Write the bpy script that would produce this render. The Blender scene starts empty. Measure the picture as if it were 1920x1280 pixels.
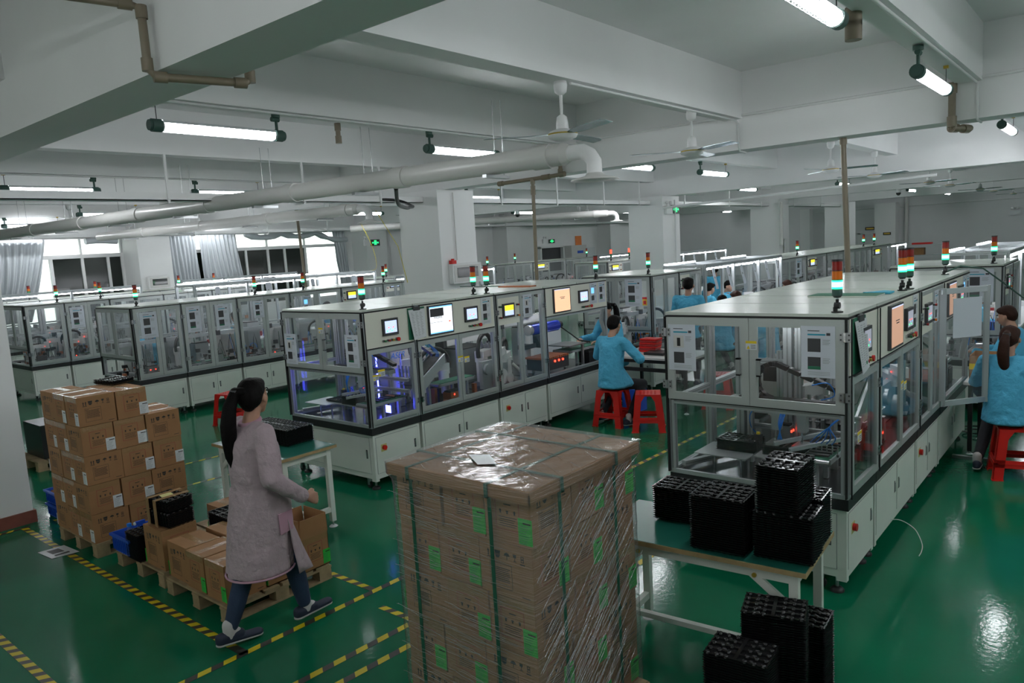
import bpy, bmesh, math, random
from mathutils import Vector, Matrix, noise
random.seed(7)
SC = bpy.context.scene
COL = SC.collection
PI = math.pi

# ------------------------------------------------------------------ camera
CAM_H = 2.38
yaw, pit, rol, fpx = 0.699856, 0.1274147, -0.0593073, 1389.7
Fv = Vector((-math.sin(yaw)*math.cos(pit), math.cos(yaw)*math.cos(pit), -math.sin(pit)))
r0 = Vector((math.cos(yaw), math.sin(yaw), 0)); u0 = r0.cross(Fv)
Rv = math.cos(rol)*r0 + math.sin(rol)*u0; Uv = -math.sin(rol)*r0 + math.cos(rol)*u0
cd = bpy.data.cameras.new('camera'); cam = bpy.data.objects.new('camera', cd); COL.objects.link(cam)
cam.matrix_world = Matrix(((Rv.x, Uv.x, -Fv.x, 0), (Rv.y, Uv.y, -Fv.y, 0), (Rv.z, Uv.z, -Fv.z, CAM_H), (0, 0, 0, 1)))
cd.sensor_width = 36; cd.lens = fpx/1920*36; cd.clip_start = .05; cd.clip_end = 200
SC.camera = cam
# ------------------------------------------------------------------ world: overcast daylight outside the windows
w = bpy.data.worlds.new('daylight'); SC.world = w; w.use_nodes = True
w.node_tree.nodes['Background'].inputs[0].default_value = (.96, 1, .985, 1)
w.node_tree.nodes['Background'].inputs[1].default_value = 3.2
# ------------------------------------------------------------------ exposure
SC.view_settings.view_transform = 'Standard'; SC.view_settings.look = 'None'
SC.view_settings.exposure = 0.75; SC.view_settings.gamma = 1
try: SC.view_settings.use_curve_mapping = False
except Exception: pass
SC.cycles.transparent_max_bounces = 40; SC.cycles.max_bounces = 9; SC.cycles.diffuse_bounces = 4
SC.cycles.glossy_bounces = 3; SC.cycles.sample_clamp_indirect = 4; SC.cycles.caustics_reflective = False; SC.cycles.caustics_refractive = False
LAMP = 42.0; STRIP = 12.0; INNER = 20.0

# ------------------------------------------------------------------ materials
M = {}
def mat(name, col, rough=.5, metal=0, emit=None, es=1, bump=None, var=None, spec=.5, coat=0, bd=.01):
    m = bpy.data.materials.new(name); m.use_nodes = True; nt = m.node_tree; b = nt.nodes['Principled BSDF']
    b.inputs['Base Color'].default_value = (*col, 1); b.inputs['Roughness'].default_value = rough; b.inputs['Metallic'].default_value = metal
    b.inputs['Specular IOR Level'].default_value = spec
    if coat: b.inputs['Coat Weight'].default_value = coat; b.inputs['Coat Roughness'].default_value = .1
    if emit: b.inputs['Emission Color'].default_value = (*emit, 1); b.inputs['Emission Strength'].default_value = es
    tc = None
    def coords():
        nonlocal tc
        if tc is None: tc = nt.nodes.new('ShaderNodeTexCoord')
        return tc.outputs['Object']
    if var:      # (scale, amount): soft mottling of the surface's own colour
        n = nt.nodes.new('ShaderNodeTexNoise'); n.inputs['Scale'].default_value = var[0]; n.inputs['Detail'].default_value = 5
        nt.links.new(coords(), n.inputs['Vector'])
        r = nt.nodes.new('ShaderNodeValToRGB'); a = var[1]
        r.color_ramp.elements[0].position = .3; r.color_ramp.elements[1].position = .7
        r.color_ramp.elements[0].color = (*[c*(1-a) for c in col], 1); r.color_ramp.elements[1].color = (*[min(1, c*(1+a)) for c in col], 1)
        nt.links.new(n.outputs['Fac'], r.inputs['Fac']); nt.links.new(r.outputs['Color'], b.inputs['Base Color'])
    if bump:     # (scale, strength)
        n = nt.nodes.new('ShaderNodeTexNoise'); n.inputs['Scale'].default_value = bump[0]; n.inputs['Detail'].default_value = 4
        nt.links.new(coords(), n.inputs['Vector'])
        bp = nt.nodes.new('ShaderNodeBump'); bp.inputs['Strength'].default_value = bump[1]; bp.inputs['Distance'].default_value = bd
        nt.links.new(n.outputs['Fac'], bp.inputs['Height']); nt.links.new(bp.outputs['Normal'], b.inputs['Normal'])
    M[name] = m; return m
mat('wall', (.84, .84, .84), .75, bump=(14, .06), var=(.6, .03))
mat('farwall', (.74, .74, .75), .8, var=(.6, .04))
mat('ceil', (.82, .82, .82), .8, bump=(9, .05), var=(.8, .04))
mat('bounce_grey', (.60, .60, .59), .8)
mat('skirt', (.27, .09, .07), .4, var=(9, .15))
mat('cab', (.77, .80, .74), .42, var=(3, .03))
mat('roofp', (.62, .66, .60), .22, var=(3, .03))
mat('pan', (.82, .81, .71), .45)
mat('alu', (.52, .55, .57), .38, .55)
mat('alud', (.30, .32, .32), .4, .5)
mat('frm', (.47, .50, .49), .4, .35)
mat('white', (.80, .80, .80), .5)
mat('pvc', (.66, .65, .63), .32)
mat('refl', (.80, .82, .84), .4)
mat('black', (.012, .012, .013), .45)
mat('gask', (.008, .008, .008), .7)
mat('band', (.018, .018, .02), .5)
mat('dark', (.05, .05, .055), .5)
mat('steel', (.45, .46, .47), .28, .9)
mat('chrome', (.7, .72, .75), .12, 1)
mat('plate', (.10, .105, .12), .22, .5)
mat('tray', (.012, .012, .013), .2, spec=.6)
mat('trayn', (.012, .012, .013), .3, spec=.5)
mat('belt', (.02, .16, .09), .55)
mat('tabtop', (.012, .115, .085), .28, var=(5, .08))
mat('wood', (.42, .30, .15), .5, var=(14, .15))
mat('pallet', (.33, .24, .135), .75, var=(11, .25), bump=(40, .3))
mat('carton', (.33, .165, .068), .72, var=(7, .07), bump=(60, .05))
mat('cartin', (.24, .13, .06), .8, var=(7, .07))
mat('tape', (.34, .20, .095), .12, spec=.8, bump=(45, .5))
mat('ink', (.02, .018, .015), .6)
mat('inkred', (.30, .035, .03), .6)
mat('paper', (.66, .69, .76), .5)
mat('papw', (.72, .74, .76), .35)
mat('glab', (.03, .50, .05), .5)
mat('ylab', (.85, .62, .02), .45)
mat('note', (.62, .56, .22), .6)
mat('red', (.62, .012, .008), .35)
mat('redm', (.35, .02, .02), .4)
mat('orange', (.85, .22, .02), .4)
mat('copper', (.45, .15, .07), .4, .2)
mat('blue', (.02, .10, .62), .35)
mat('crate', (.015, .085, .50), .4)
mat('tubeb', (.02, .25, .85), .3)
mat('laser', (.03, .07, .62), .25, .3)
mat('smock', (.085, .43, .66), .8, bd=.05, bump=(9, .8), var=(3, .06))
mat('smockc', (.10, .46, .72), .8)
mat('coat', (.45, .35, .38), .85, bd=.04, bump=(11, .8), var=(4, .05))
mat('coatc', (.50, .29, .37), .85)
mat('jean', (.022, .04, .085), .85, bump=(60, .3), var=(6, .2))
mat('dtrous', (.014, .015, .02), .85)
mat('shoe', (.015, .022, .045), .7)
mat('sole', (.42, .42, .42), .7)
mat('sock', (.55, .52, .52), .85)
mat('skin', (.46, .25, .17), .55)
mat('lip', (.36, .11, .09), .5)
mat('hair', (.004, .003, .003), .6, spec=.12, bump=(70, .5))
mat('hairb', (.035, .012, .007), .55, spec=.2, bump=(70, .5))
mat('eyew', (.7, .7, .7), .3)
mat('green', (.045, .10, .085), .5)
mat('strapg', (.012, .10, .055), .4)
mat('scrod', (.6, .35, .22), .3, emit=(1, .55, .38), es=.26)
mat('scrg', (.3, .33, .4), .3, emit=(.7, .72, .85), es=.2)
mat('gpipe', (.035, .09, .07), .5)
mat('brown', (.22, .18, .125), .4)
mat('gold', (.55, .38, .06), .3, .6)
mat('blade', (.34, .41, .43), .25, .6)
mat('curt', (.52, .55, .58), .5, .25)
mat('ylw', (.62, .50, .01), .35)
mat('tblk', (.03, .03, .025), .35)
mat('lamp', (1, 1, 1), .3, emit=(.93, .97, 1), es=LAMP)
mat('strip', (1, 1, 1), .3, emit=(.92, .95, 1), es=STRIP)
mat('inner', (1, 1, 1), .3, emit=(.95, .97, 1), es=INNER)
mat('vglow', (.1, .1, .9), .3, emit=(.08, .09, 1), es=9)  # glow colour imitating violet light on the machine profiles
mat('gled', (.1, .9, .4), .3, emit=(.01, 1, .22), es=2.2)
mat('gledb', (.5, 1, .8), .3, emit=(.30, 1, .62), es=1.5)
mat('rled', (.9, .05, .02), .3, emit=(1, .04, .02), es=3)
mat('gdim', (.01, .16, .05), .3)
mat('rdim', (.15, .010, .008), .25, emit=(.8, .03, .01), es=.03)
mat('adim', (.46, .10, .005), .25, emit=(1, .25, .01), es=.06)
mat('oled', (1, .3, .02), .3, emit=(1, .28, .02), es=1.6)
mat('exitg', (.02, .9, .3), .3, emit=(.02, 1, .25), es=1.3)
mat('scrw', (.9, .9, .95), .3, emit=(.92, .95, 1), es=.62)
mat('scro', (.9, .6, .4), .3, emit=(1, .62, .36), es=.5)
mat('scrb', (.5, .6, .9), .3, emit=(.55, .65, .9), es=.62)
mat('scry', (.9, .8, .05), .3, emit=(.95, .78, .03), es=.7)
mat('scrblue', (.2, .5, .9), .3, emit=(.15, .5, .95), es=.8)
mat('dfilm', (.012, .018, .014), .12)
mat('cyan', (.03, .35, .5), .5)
mat('dust', (.20, .09, .045), .9, bump=(60, .8))
def glass(name, tint, refl, haze, hr=.05):
    m = bpy.data.materials.new(name); m.use_nodes = True; nt = m.node_tree; nt.nodes.remove(nt.nodes['Principled BSDF'])
    out = nt.nodes['Material Output']; t = nt.nodes.new('ShaderNodeBsdfTransparent'); t.inputs[0].default_value = (*tint, 1)
    g = nt.nodes.new('ShaderNodeBsdfGlossy'); g.inputs['Roughness'].default_value = hr
    d = nt.nodes.new('ShaderNodeBsdfDiffuse'); d.inputs[0].default_value = (.75, .77, .8, 1)
    lw = nt.nodes.new('ShaderNodeLayerWeight'); lw.inputs['Blend'].default_value = .5
    pw = nt.nodes.new('ShaderNodeMath'); pw.operation = 'POWER'; pw.inputs[1].default_value = 4; nt.links.new(lw.outputs['Facing'], pw.inputs[0])
    fr = nt.nodes.new('ShaderNodeMath'); fr.operation = 'MULTIPLY_ADD'; fr.inputs[1].default_value = .55; fr.inputs[2].default_value = refl*.22; nt.links.new(pw.outputs[0], fr.inputs[0])
    m1 = nt.nodes.new('ShaderNodeMixShader'); m1.inputs[0].default_value = haze
    nt.links.new(t.outputs[0], m1.inputs[1]); nt.links.new(d.outputs[0], m1.inputs[2])
    m2 = nt.nodes.new('ShaderNodeMixShader'); nt.links.new(fr.outputs[0], m2.inputs[0])
    nt.links.new(m1.outputs[0], m2.inputs[1]); nt.links.new(g.outputs[0], m2.inputs[2]); nt.links.new(m2.outputs[0], out.inputs[0])
    M[name] = m; return m
glass('glass', (.97, .985, .98), .16, .012)
glass('glassh', (.95, .96, .96), .18, .03)
glass('fold', (.95, .95, .95), 2.6, .12, .12)
glass('bottle', (.92, .95, .97), .3, .1, .02)
glass('winup', (.97, 1, .97), .1, .3)
# stretch film: clear plastic with sharp folds that catch the lamps
m = glass('film', (.95, .95, .95), .5, .085, .14); nt = m.node_tree
tc = nt.nodes.new('ShaderNodeTexCoord'); mp = nt.nodes.new('ShaderNodeMapping'); mp.inputs['Scale'].default_value = (5, 5, 90); mp.inputs['Rotation'].default_value = (.12, .1, 0)
n = nt.nodes.new('ShaderNodeTexNoise'); n.inputs['Scale'].default_value = 1; n.inputs['Detail'].default_value = 3; n.inputs['Distortion'].default_value = .3
bp = nt.nodes.new('ShaderNodeBump'); bp.inputs['Strength'].default_value = .9; bp.inputs['Distance'].default_value = .012
nt.links.new(tc.outputs['Object'], mp.inputs[0]); nt.links.new(mp.outputs[0], n.inputs['Vector']); nt.links.new(n.outputs['Fac'], bp.inputs['Height'])
for nd in nt.nodes:
    if nd.type == 'BSDF_GLOSSY' or nd.type == 'LAYER_WEIGHT': nt.links.new(bp.outputs['Normal'], nd.inputs['Normal'])
# floor: green self-levelling epoxy, glossy with faint roller texture
m = mat('floor', (.006, .115, .062), .16, spec=.16); nt = m.node_tree; b = nt.nodes['Principled BSDF']
tc = nt.nodes.new('ShaderNodeTexCoord')
n = nt.nodes.new('ShaderNodeTexNoise'); n.inputs['Scale'].default_value = .9; n.inputs['Detail'].default_value = 6
nt.links.new(tc.outputs['Object'], n.inputs['Vector'])
r = nt.nodes.new('ShaderNodeValToRGB'); r.color_ramp.elements[0].position = .3; r.color_ramp.elements[1].position = .75
r.color_ramp.elements[0].color = (.004, .118, .056, 1); r.color_ramp.elements[1].color = (.007, .150, .072, 1)
nt.links.new(n.outputs['Fac'], r.inputs['Fac']); nt.links.new(r.outputs['Color'], b.inputs['Base Color'])
mr = nt.nodes.new('ShaderNodeMapRange'); mr.inputs['To Min'].default_value = .08; mr.inputs['To Max'].default_value = .16
nt.links.new(n.outputs['Fac'], mr.inputs['Value']); nt.links.new(mr.outputs['Result'], b.inputs['Roughness'])
n2 = nt.nodes.new('ShaderNodeTexNoise'); n2.inputs['Scale'].default_value = 28; n2.inputs['Detail'].default_value = 2
nt.links.new(tc.outputs['Object'], n2.inputs['Vector'])
bp = nt.nodes.new('ShaderNodeBump'); bp.inputs['Strength'].default_value = .07; bp.inputs['Distance'].default_value = .01
nt.links.new(n2.outputs['Fac'], bp.inputs['Height']); nt.links.new(bp.outputs['Normal'], b.inputs['Normal'])

# ------------------------------------------------------------------ mesh builder
WL = {}
class MB:
    def __init__(s): s.v = []; s.f = []; s.mi = []; s.sm = []; s.mats = []; s.T = None
    def idx(s, m):
        if m not in s.mats: s.mats.append(m)
        return s.mats.index(m)
    def add(s, vs, fs, m, smooth=False):
        o = len(s.v)
        for p in vs:
            p = Vector(p); s.v.append(s.T @ p if s.T else p)
        i = s.idx(m)
        for f in fs: s.f.append([o+k for k in f]); s.mi.append(i); s.sm.append(smooth)
        return s
    def box(s, x0, y0, z0, x1, y1, z1, m='alu'):
        if x0 > x1: x0, x1 = x1, x0
        if y0 > y1: y0, y1 = y1, y0
        if z0 > z1: z0, z1 = z1, z0
        return s.add([(x0,y0,z0),(x1,y0,z0),(x1,y1,z0),(x0,y1,z0),(x0,y0,z1),(x1,y0,z1),(x1,y1,z1),(x0,y1,z1)],
                     [(0,3,2,1),(4,5,6,7),(0,1,5,4),(1,2,6,5),(2,3,7,6),(3,0,4,7)], m)
    def cb(s, c, d, m='alu', rz=0, rx=0, ry=0):
        c = Vector(c); R = Matrix.Rotation(rz, 3, 'Z') @ Matrix.Rotation(ry, 3, 'Y') @ Matrix.Rotation(rx, 3, 'X')
        vs = [c + R @ Vector((sx*d[0]/2, sy*d[1]/2, sz*d[2]/2)) for sz in (-1, 1) for sx, sy in ((-1,-1),(1,-1),(1,1),(-1,1))]
        return s.add(vs, [(0,3,2,1),(4,5,6,7),(0,1,5,4),(1,2,6,5),(2,3,7,6),(3,0,4,7)], m)
    def bar(s, a, b, w, h, m='alu'):
        a = Vector(a); b = Vector(b); d = (b-a).normalized()
        up = Vector((0,0,1)) if abs(d.z) < .95 else Vector((0,1,0))
        sd = d.cross(up).normalized(); up = sd.cross(d)
        vs = [p + sd*sx*w/2 + up*sz*h/2 for p in (a, b) for sx, sz in ((-1,-1),(1,-1),(1,1),(-1,1))]
        return s.add(vs, [(0,1,2,3),(7,6,5,4),(0,4,5,1),(1,5,6,2),(2,6,7,3),(3,7,4,0)], m)
    def cyl(s, a, b, r, m='steel', r2=None, n=12, smooth=True):
        a = Vector(a); b = Vector(b); d = (b-a).normalized(); r2 = r if r2 is None else r2
        up = Vector((0,0,1)) if abs(d.z) < .9 else Vector((1,0,0))
        u = d.cross(up).normalized(); v = d.cross(u)
        vs = [a + (u*math.cos(2*PI*k/n)+v*math.sin(2*PI*k/n))*r for k in range(n)] + [b + (u*math.cos(2*PI*k/n)+v*math.sin(2*PI*k/n))*r2 for k in range(n)]
        s.add(vs, [(k, n+k, n+(k+1)%n, (k+1)%n) for k in range(n)], m, smooth)
        s.add(vs[:n], [tuple(range(n))], m); s.add(vs[n:], [tuple(reversed(range(n)))], m)
        return s
    def tube(s, pts, r, m='black', n=8, taper=None):
        pts = [Vector(p) for p in pts]; rings = []; prev = None
        for i, p in enumerate(pts):
            d = (pts[min(i+1, len(pts)-1)] - pts[max(i-1, 0)]).normalized()
            if prev is None:
                up = Vector((0,0,1)) if abs(d.z) < .9 else Vector((1,0,0)); u = d.cross(up).normalized()
            else: u = (prev - d*prev.dot(d)).normalized()
            prev = u; v = d.cross(u); rr = r*(taper[i] if taper else 1)
            rings.append([p + (u*math.cos(2*PI*k/n)+v*math.sin(2*PI*k/n))*rr for k in range(n)])
        vs = [q for g in rings for q in g]; fs = []
        for i in range(len(pts)-1):
            for k in range(n): fs.append((i*n+k, i*n+(k+1)%n, (i+1)*n+(k+1)%n, (i+1)*n+k))
        s.add(vs, fs, m, True); s.add(rings[0], [tuple(reversed(range(n)))], m); s.add(rings[-1], [tuple(range(n))], m)
        return s
    def lathe(s, c, prof, m='white', n=20, smooth=True):
        c = Vector(c); vs = []; fs = []
        for (r, z) in prof:
            for k in range(n): vs.append(c + Vector((r*math.cos(2*PI*k/n), r*math.sin(2*PI*k/n), z)))
        for i in range(len(prof)-1):
            for k in range(n): fs.append((i*n+k, i*n+(k+1)%n, (i+1)*n+(k+1)%n, (i+1)*n+k))
        return s.add(vs, fs, m, smooth)
    def quad(s, a, b, c, d, m): return s.add([a, b, c, d], [(0,1,2,3)], m)
    def poly(s, pts, m): return s.add(pts, [tuple(range(len(pts)))], m)
    def prism(s, pts, d, m):           # polygon extruded by vector d
        n = len(pts); d = Vector(d); vs = [Vector(p) for p in pts] + [Vector(p)+d for p in pts]
        return s.add(vs, [tuple(reversed(range(n))), tuple(range(n, 2*n))] + [(k, (k+1)%n, n+(k+1)%n, n+k) for k in range(n)], m)
    def mesh(s, name, off=Vector((0,0,0))):
        me = bpy.data.meshes.new(name); me.from_pydata([tuple(p-off) for p in s.v], [], s.f)
        for k in s.mats: me.materials.append(M[k])
        me.polygons.foreach_set('material_index', s.mi); me.polygons.foreach_set('use_smooth', s.sm); me.update(); return me
    def build(s, name, parent=None, loc=None, bevel=0):
        off = Vector((0,0,0))
        if parent is not None: off = WL[parent.name]
        elif loc is not None: off = Vector(loc)
        o = bpy.data.objects.new(name, s.mesh(name, off)); COL.objects.link(o)
        if parent is not None: o.parent = parent
        else: o.location = off
        WL[o.name] = off.copy()
        if bevel:
            b = o.modifiers.new('b', 'BEVEL'); b.width = bevel; b.segments = 2; b.limit_method = 'ANGLE'; b.angle_limit = .6
        return o
def tag(o, label, cat, group=None, kind=None):
    if label: o['label'] = label
    if cat: o['category'] = cat
    if group: o['group'] = group
    if kind: o['kind'] = kind
    return o
def thing(name, loc, label, cat, group=None):
    o = bpy.data.objects.new(name, None); COL.objects.link(o); o.location = loc; o.empty_display_size = .1; WL[o.name] = Vector(loc)
    return tag(o, label, cat, group)
def struct(mb, name, loc=None): 
    o = mb.build(name, loc=loc); o['kind'] = 'structure'; return o
KIDS = {}
def kids(o): return [c for c in ALLK if c.parent == o]
def clone(root, loc, rz=0, label=None, group=None, sub=None):
    global ALLK
    r = root.copy(); COL.objects.link(r); r.location = loc; r.rotation_euler = (0, 0, rz)
    if label: r['label'] = label
    if group: r['group'] = group
    for ch in root.children:
        c = ch.copy(); COL.objects.link(c); c.parent = r
        for g in ch.children:
            d = g.copy(); COL.objects.link(d); d.parent = c
    return r
def kill(root):
    for ch in list(root.children): kill(ch)
    bpy.data.objects.remove(root)
def arc(c, r, a0, a1, n, plane='xz'):
    out = []
    for i in range(n+1):
        a = a0+(a1-a0)*i/n; x = r*math.cos(a); y = r*math.sin(a)
        out.append(Vector(c)+(Vector((x,0,y)) if plane == 'xz' else Vector((0,x,y)) if plane == 'yz' else Vector((x,y,0))))
    return out
# ================================================================== setting
struct(MB().box(-34, -6, -.1, 6, 42, 0, 'floor'), 'floor')
struct(MB().box(-9, -5.6, 0, 5.5, -.6, .82, 'bounce_grey'), 'unseen_bounce_landing')  # unseen grey platform added to cut the green bounce in the foreground
struct(MB().box(-34, -6, 4.33, 6, 42, 4.5, 'ceil'), 'ceiling')
struct(MB().box(-22, 40.9, 0, 6, 41.1, 4.33, 'farwall'), 'wall_back')
struct(MB().box(5.6, -6, 0, 5.8, 41, 4.33, 'wall'), 'wall_right')
struct(MB().box(-22, -5.8, 0, 6, -5.6, 2.0, 'wall').box(-22, -5.8, 3.25, 6, -5.6, 4.33, 'wall').box(-22, -5.8, 2.0, -13, -5.6, 3.25, 'wall').box(-1, -5.8, 2.0, 6, -5.6, 3.25, 'wall').box(-7.8, -5.8, 2.0, -6.3, -5.6, 3.25, 'wall'), 'wall_front')
for i_, (a_, b_) in enumerate(((-13, -7.8), (-6.3, -1))):  # unseen windows added behind the viewpoint for neutral foreground daylight
    f = MB().box(a_, -5.75, 2.0, b_, -5.65, 2.06, 'white').box(a_, -5.75, 3.19, b_, -5.65, 3.25, 'white').box(a_, -5.75, 2.7, b_, -5.65, 2.76, 'white')
    for k in range(7): f.box(a_+(b_-a_-.06)*k/6, -5.75, 2.0, a_+(b_-a_-.06)*k/6+.06, -5.65, 3.25, 'white')
    f.box(a_, -5.71, 2.06, b_, -5.705, 3.19, 'winup'); struct(f, 'window_%d' % (i_+3))
W = -21.3
mb = MB()
mb.box(W-.3, -6, 0, W, 5.2, 4.33, 'wall').box(W-.3, 16.4, 0, W, 41, 4.33, 'wall')
mb.box(W-.3, 5.2, 0, W, 16.4, 1.0, 'wall').box(W-.3, 5.2, 3.3, W, 16.4, 4.33, 'wall').box(W-.3, 9.0, 1.0, W, 9.9, 3.3, 'wall')
struct(mb, 'wall_left')
def window(n, y0, y1, mulls, clear):
    root = bpy.data.objects.new('window_%d' % n, None); COL.objects.link(root); root.location = (W, y0, 1); WL[root.name] = Vector((W, y0, 1)); root['kind'] = 'structure'
    f = MB()
    f.box(W-.2, y0, 1.0, W-.1, y1, 1.06, 'white').box(W-.2, y0, 3.24, W-.1, y1, 3.3, 'white').box(W-.21, y0, 2.74, W-.08, y1, 2.84, 'white')
    for y in [y0+.03]+mulls+[y1-.03]: f.box(W-.2, y-.035, 1.0, W-.1, y+.035, 2.74, 'white')
    for y in [y0+.03]+mulls[::2]+[y1-.03]: f.box(W-.19, y-.02, 2.8, W-.11, y+.02, 3.3, 'white')
    f.build('window_frame', root)
    MB().box(W-.16, y0, 2.84, W-.15, y1, 3.24, 'winup').build('upper_pane', root)
    ys = [y0]+mulls+[y1]
    for i in range(len(ys)-1):
        MB().box(W-.16, ys[i]+.03, 1.06, W-.15, ys[i+1]-.03, 2.74, 'winup' if i in clear else 'dfilm').build('lower_pane', root)
window(1, 5.2, 9.0, [6.4, 7.2, 7.95, 8.6], [0, 1])
window(2, 9.9, 16.4, [10.8, 11.6, 12.25, 12.72, 13.5, 14.12, 14.92], [0, 7])
# columns
def column(x0, x1, y0, y1, top=3.4):
    struct(MB().box(x0, y0, 0, x1, y1, top, 'wall').box(x0-.02, y0-.02, 0, x1+.02, y1+.02, .12, 'skirt'), 'column')
column(-9.05, -8.12, 1.35, 2.28)
for y in (8.95, 16.75, 24.7, 32.6): column(-9.96, -8.99, y, y+.9)
for y in (1.3, 9.0, 16.8, 24.4, 32.6): column(-21.3, -20.48, y, y+.9)
column(-9.9, -8.95, 40.2, 40.9); column(-13.6, -13.1, 40.4, 40.9)
column(2.2, 3.1, 8.95, 9.85)
# primary beams across the hall, secondary beams along it
for y, z in ((-5.5, 3.4), (2.145, 3.4), (9.3, 3.4), (17.2, 3.4), (25.1, 3.4), (33.0, 3.4)):
    struct(MB().box(-21.3, y-.19, z, 5.6, y+.19, 4.34, 'ceil'), 'ceiling_beam')
for x in (3.7, 1.2, -1.35, -3.87, -6.33, -9.45, -11.85, -14.4, -16.9, -20.9):
    struct(MB().box(x-.115, -5.4, 3.77, x+.115, 41, 4.34, 'ceil'), 'ceiling_beam')
# ------------------------------------------------------------------ yellow and black floor tape
def tape(p, q, w_, label, pitch=.1):
    p = Vector((*p, .0015)); q = Vector((*q, .0015)); d = q-p; L = d.length; d /= L; nrm = Vector((-d.y, d.x, 0))*w_/2
    mb = MB(); k = 0; t = 0; sk = w_*.55
    mb.prism([p-nrm-Vector((0,0,.0012)), q-nrm-Vector((0,0,.0012)), q+nrm-Vector((0,0,.0012)), p+nrm-Vector((0,0,.0012))], (0, 0, .0012), 'tblk')
    while t < L-pitch*1.2:
        a = p+d*t; b = p+d*min(L, t+pitch*.52)
        mb.poly([a-nrm+Vector((0,0,.0006)), b-nrm+Vector((0,0,.0006)), b+nrm+d*sk+Vector((0,0,.0006)), a+nrm+d*sk+Vector((0,0,.0006))], 'ylw'); t += pitch
    tag(mb.build('floor_tape', loc=p), label, 'floor tape')
tape((-8.0, 2.15), (-4.1, 2.15), .055, 'yellow black hazard tape on the floor running in front of the wooden pallets', .115)
tape((-9.2, 1.3), (-2.6, 1.3), .055, 'yellow black hazard tape on the bare floor nearest the bottom left corner', .115)
tape((-8.06, 1.0), (-8.0, 2.2), .05, 'yellow black floor tape along the foot of the white column')
tape((-8.0, 2.42), (-7.4, 2.42), .05, 'short piece of hazard tape beside the blue crates at the column')
tape((-4.13, 1.2), (-4.05, 4.0), .05, 'yellow black floor tape under the walking person\'s feet', .16)
tape((-3.56, 1.9), (-3.48, 3.5), .05, 'left of the two parallel hazard tapes beside the big wrapped pallet load', .16)
tape((-3.37, 1.9), (-3.29, 3.1), .05, 'right of the two parallel hazard tapes beside the big wrapped pallet load', .16)
tape((-3.85, 3.02), (-3.2, 3.02), .05, 'short hazard tape crossing the floor behind the big wrapped pallet load', .12)
tape((-4.62, 3.16), (-4.08, 3.16), .05, 'short hazard tape between the open carton\'s pallet and the walkway', .12)
tape((-3.98, 6.2), (-3.86, 10.5), .05, 'hazard tape along the aisle between the two front machine rows', .16)
tape((-8.76, 3.6), (-8.62, 5.4), .05, 'farther hazard tape on the floor left of the green-topped table', .16)
tape((-7.87, 3.4), (-7.74, 4.7), .05, 'nearer hazard tape on the floor left of the green-topped table', .16)
tape((-2.74, 4.2), (-2.68, 5.5), .05, 'hazard tape on the floor left of the front right machine', .16)
tag(MB().prism([(-7.17,2.0,.003),(-6.9,2.02,.003),(-6.86,2.22,.003),(-7.15,2.2,.003)], (0,0,.001), 'papw')
    .poly([(-7.12,2.05,.0045),(-7.0,2.06,.0045),(-6.99,2.15,.0045),(-7.11,2.14,.0045)], 'dark').poly([(-6.97,2.06,.0045),(-6.93,2.06,.0045),(-6.92,2.17,.0045),(-6.96,2.17,.0045)], 'dark')
    .build('paper_sheet', loc=(-7, 2.1, 0)), 'printed paper sheet in plastic lying on floor in front of the carton stack', 'paper')
# ------------------------------------------------------------------ cable trays
def cable_tray(x, y0, y1, z, label, rods):
    t = thing('cable_tray', (x, y0, z), label, 'cable tray')
    MB().box(x-.1, y0, z, x+.1, y1, z+.012, 'white').box(x+.09, y0, z, x+.1, y1, z+.1, 'white').box(x-.1, y0, z, x-.09, y1, z+.1, 'white').build('tray_channel', t)
    for y in rods: MB().box(x+.1, y-.015, z-.02, x+.125, y+.015, 3.77, 'white').box(x-.12, y-.015, z-.03, x+.12, y+.015, z-.005, 'white').build('hanger', t)
cable_tray(-9.42, -2, 8.94, 3.2, 'white cable tray hung from rods, left of the nearest grey column', [1.2, 4.55, 6.55, 8.0])
cable_tray(-9.42, 9.86, 16.74, 3.2, 'white cable tray between the nearest two middle columns', [11.0, 12.8, 14.6, 16.2])
cable_tray(-9.42, 17.66, 24.69, 3.2, 'white cable tray beyond the column with the green exit sign', [18.6, 21.5, 24])
cable_tray(-9.42, 25.6, 32.6, 3.2, 'farthest white cable tray in the middle column line', [27, 30])
cable_tray(-20.3, 2.3, 16, 3.22, 'white cable tray in front of the curtained windows', [5, 8.2, 10.5, 12.8, 15])
cable_tray(-20.3, 16.6, 36, 3.22, 'white cable tray running on past the windows to the far wall', [20, 24, 28])
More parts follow.
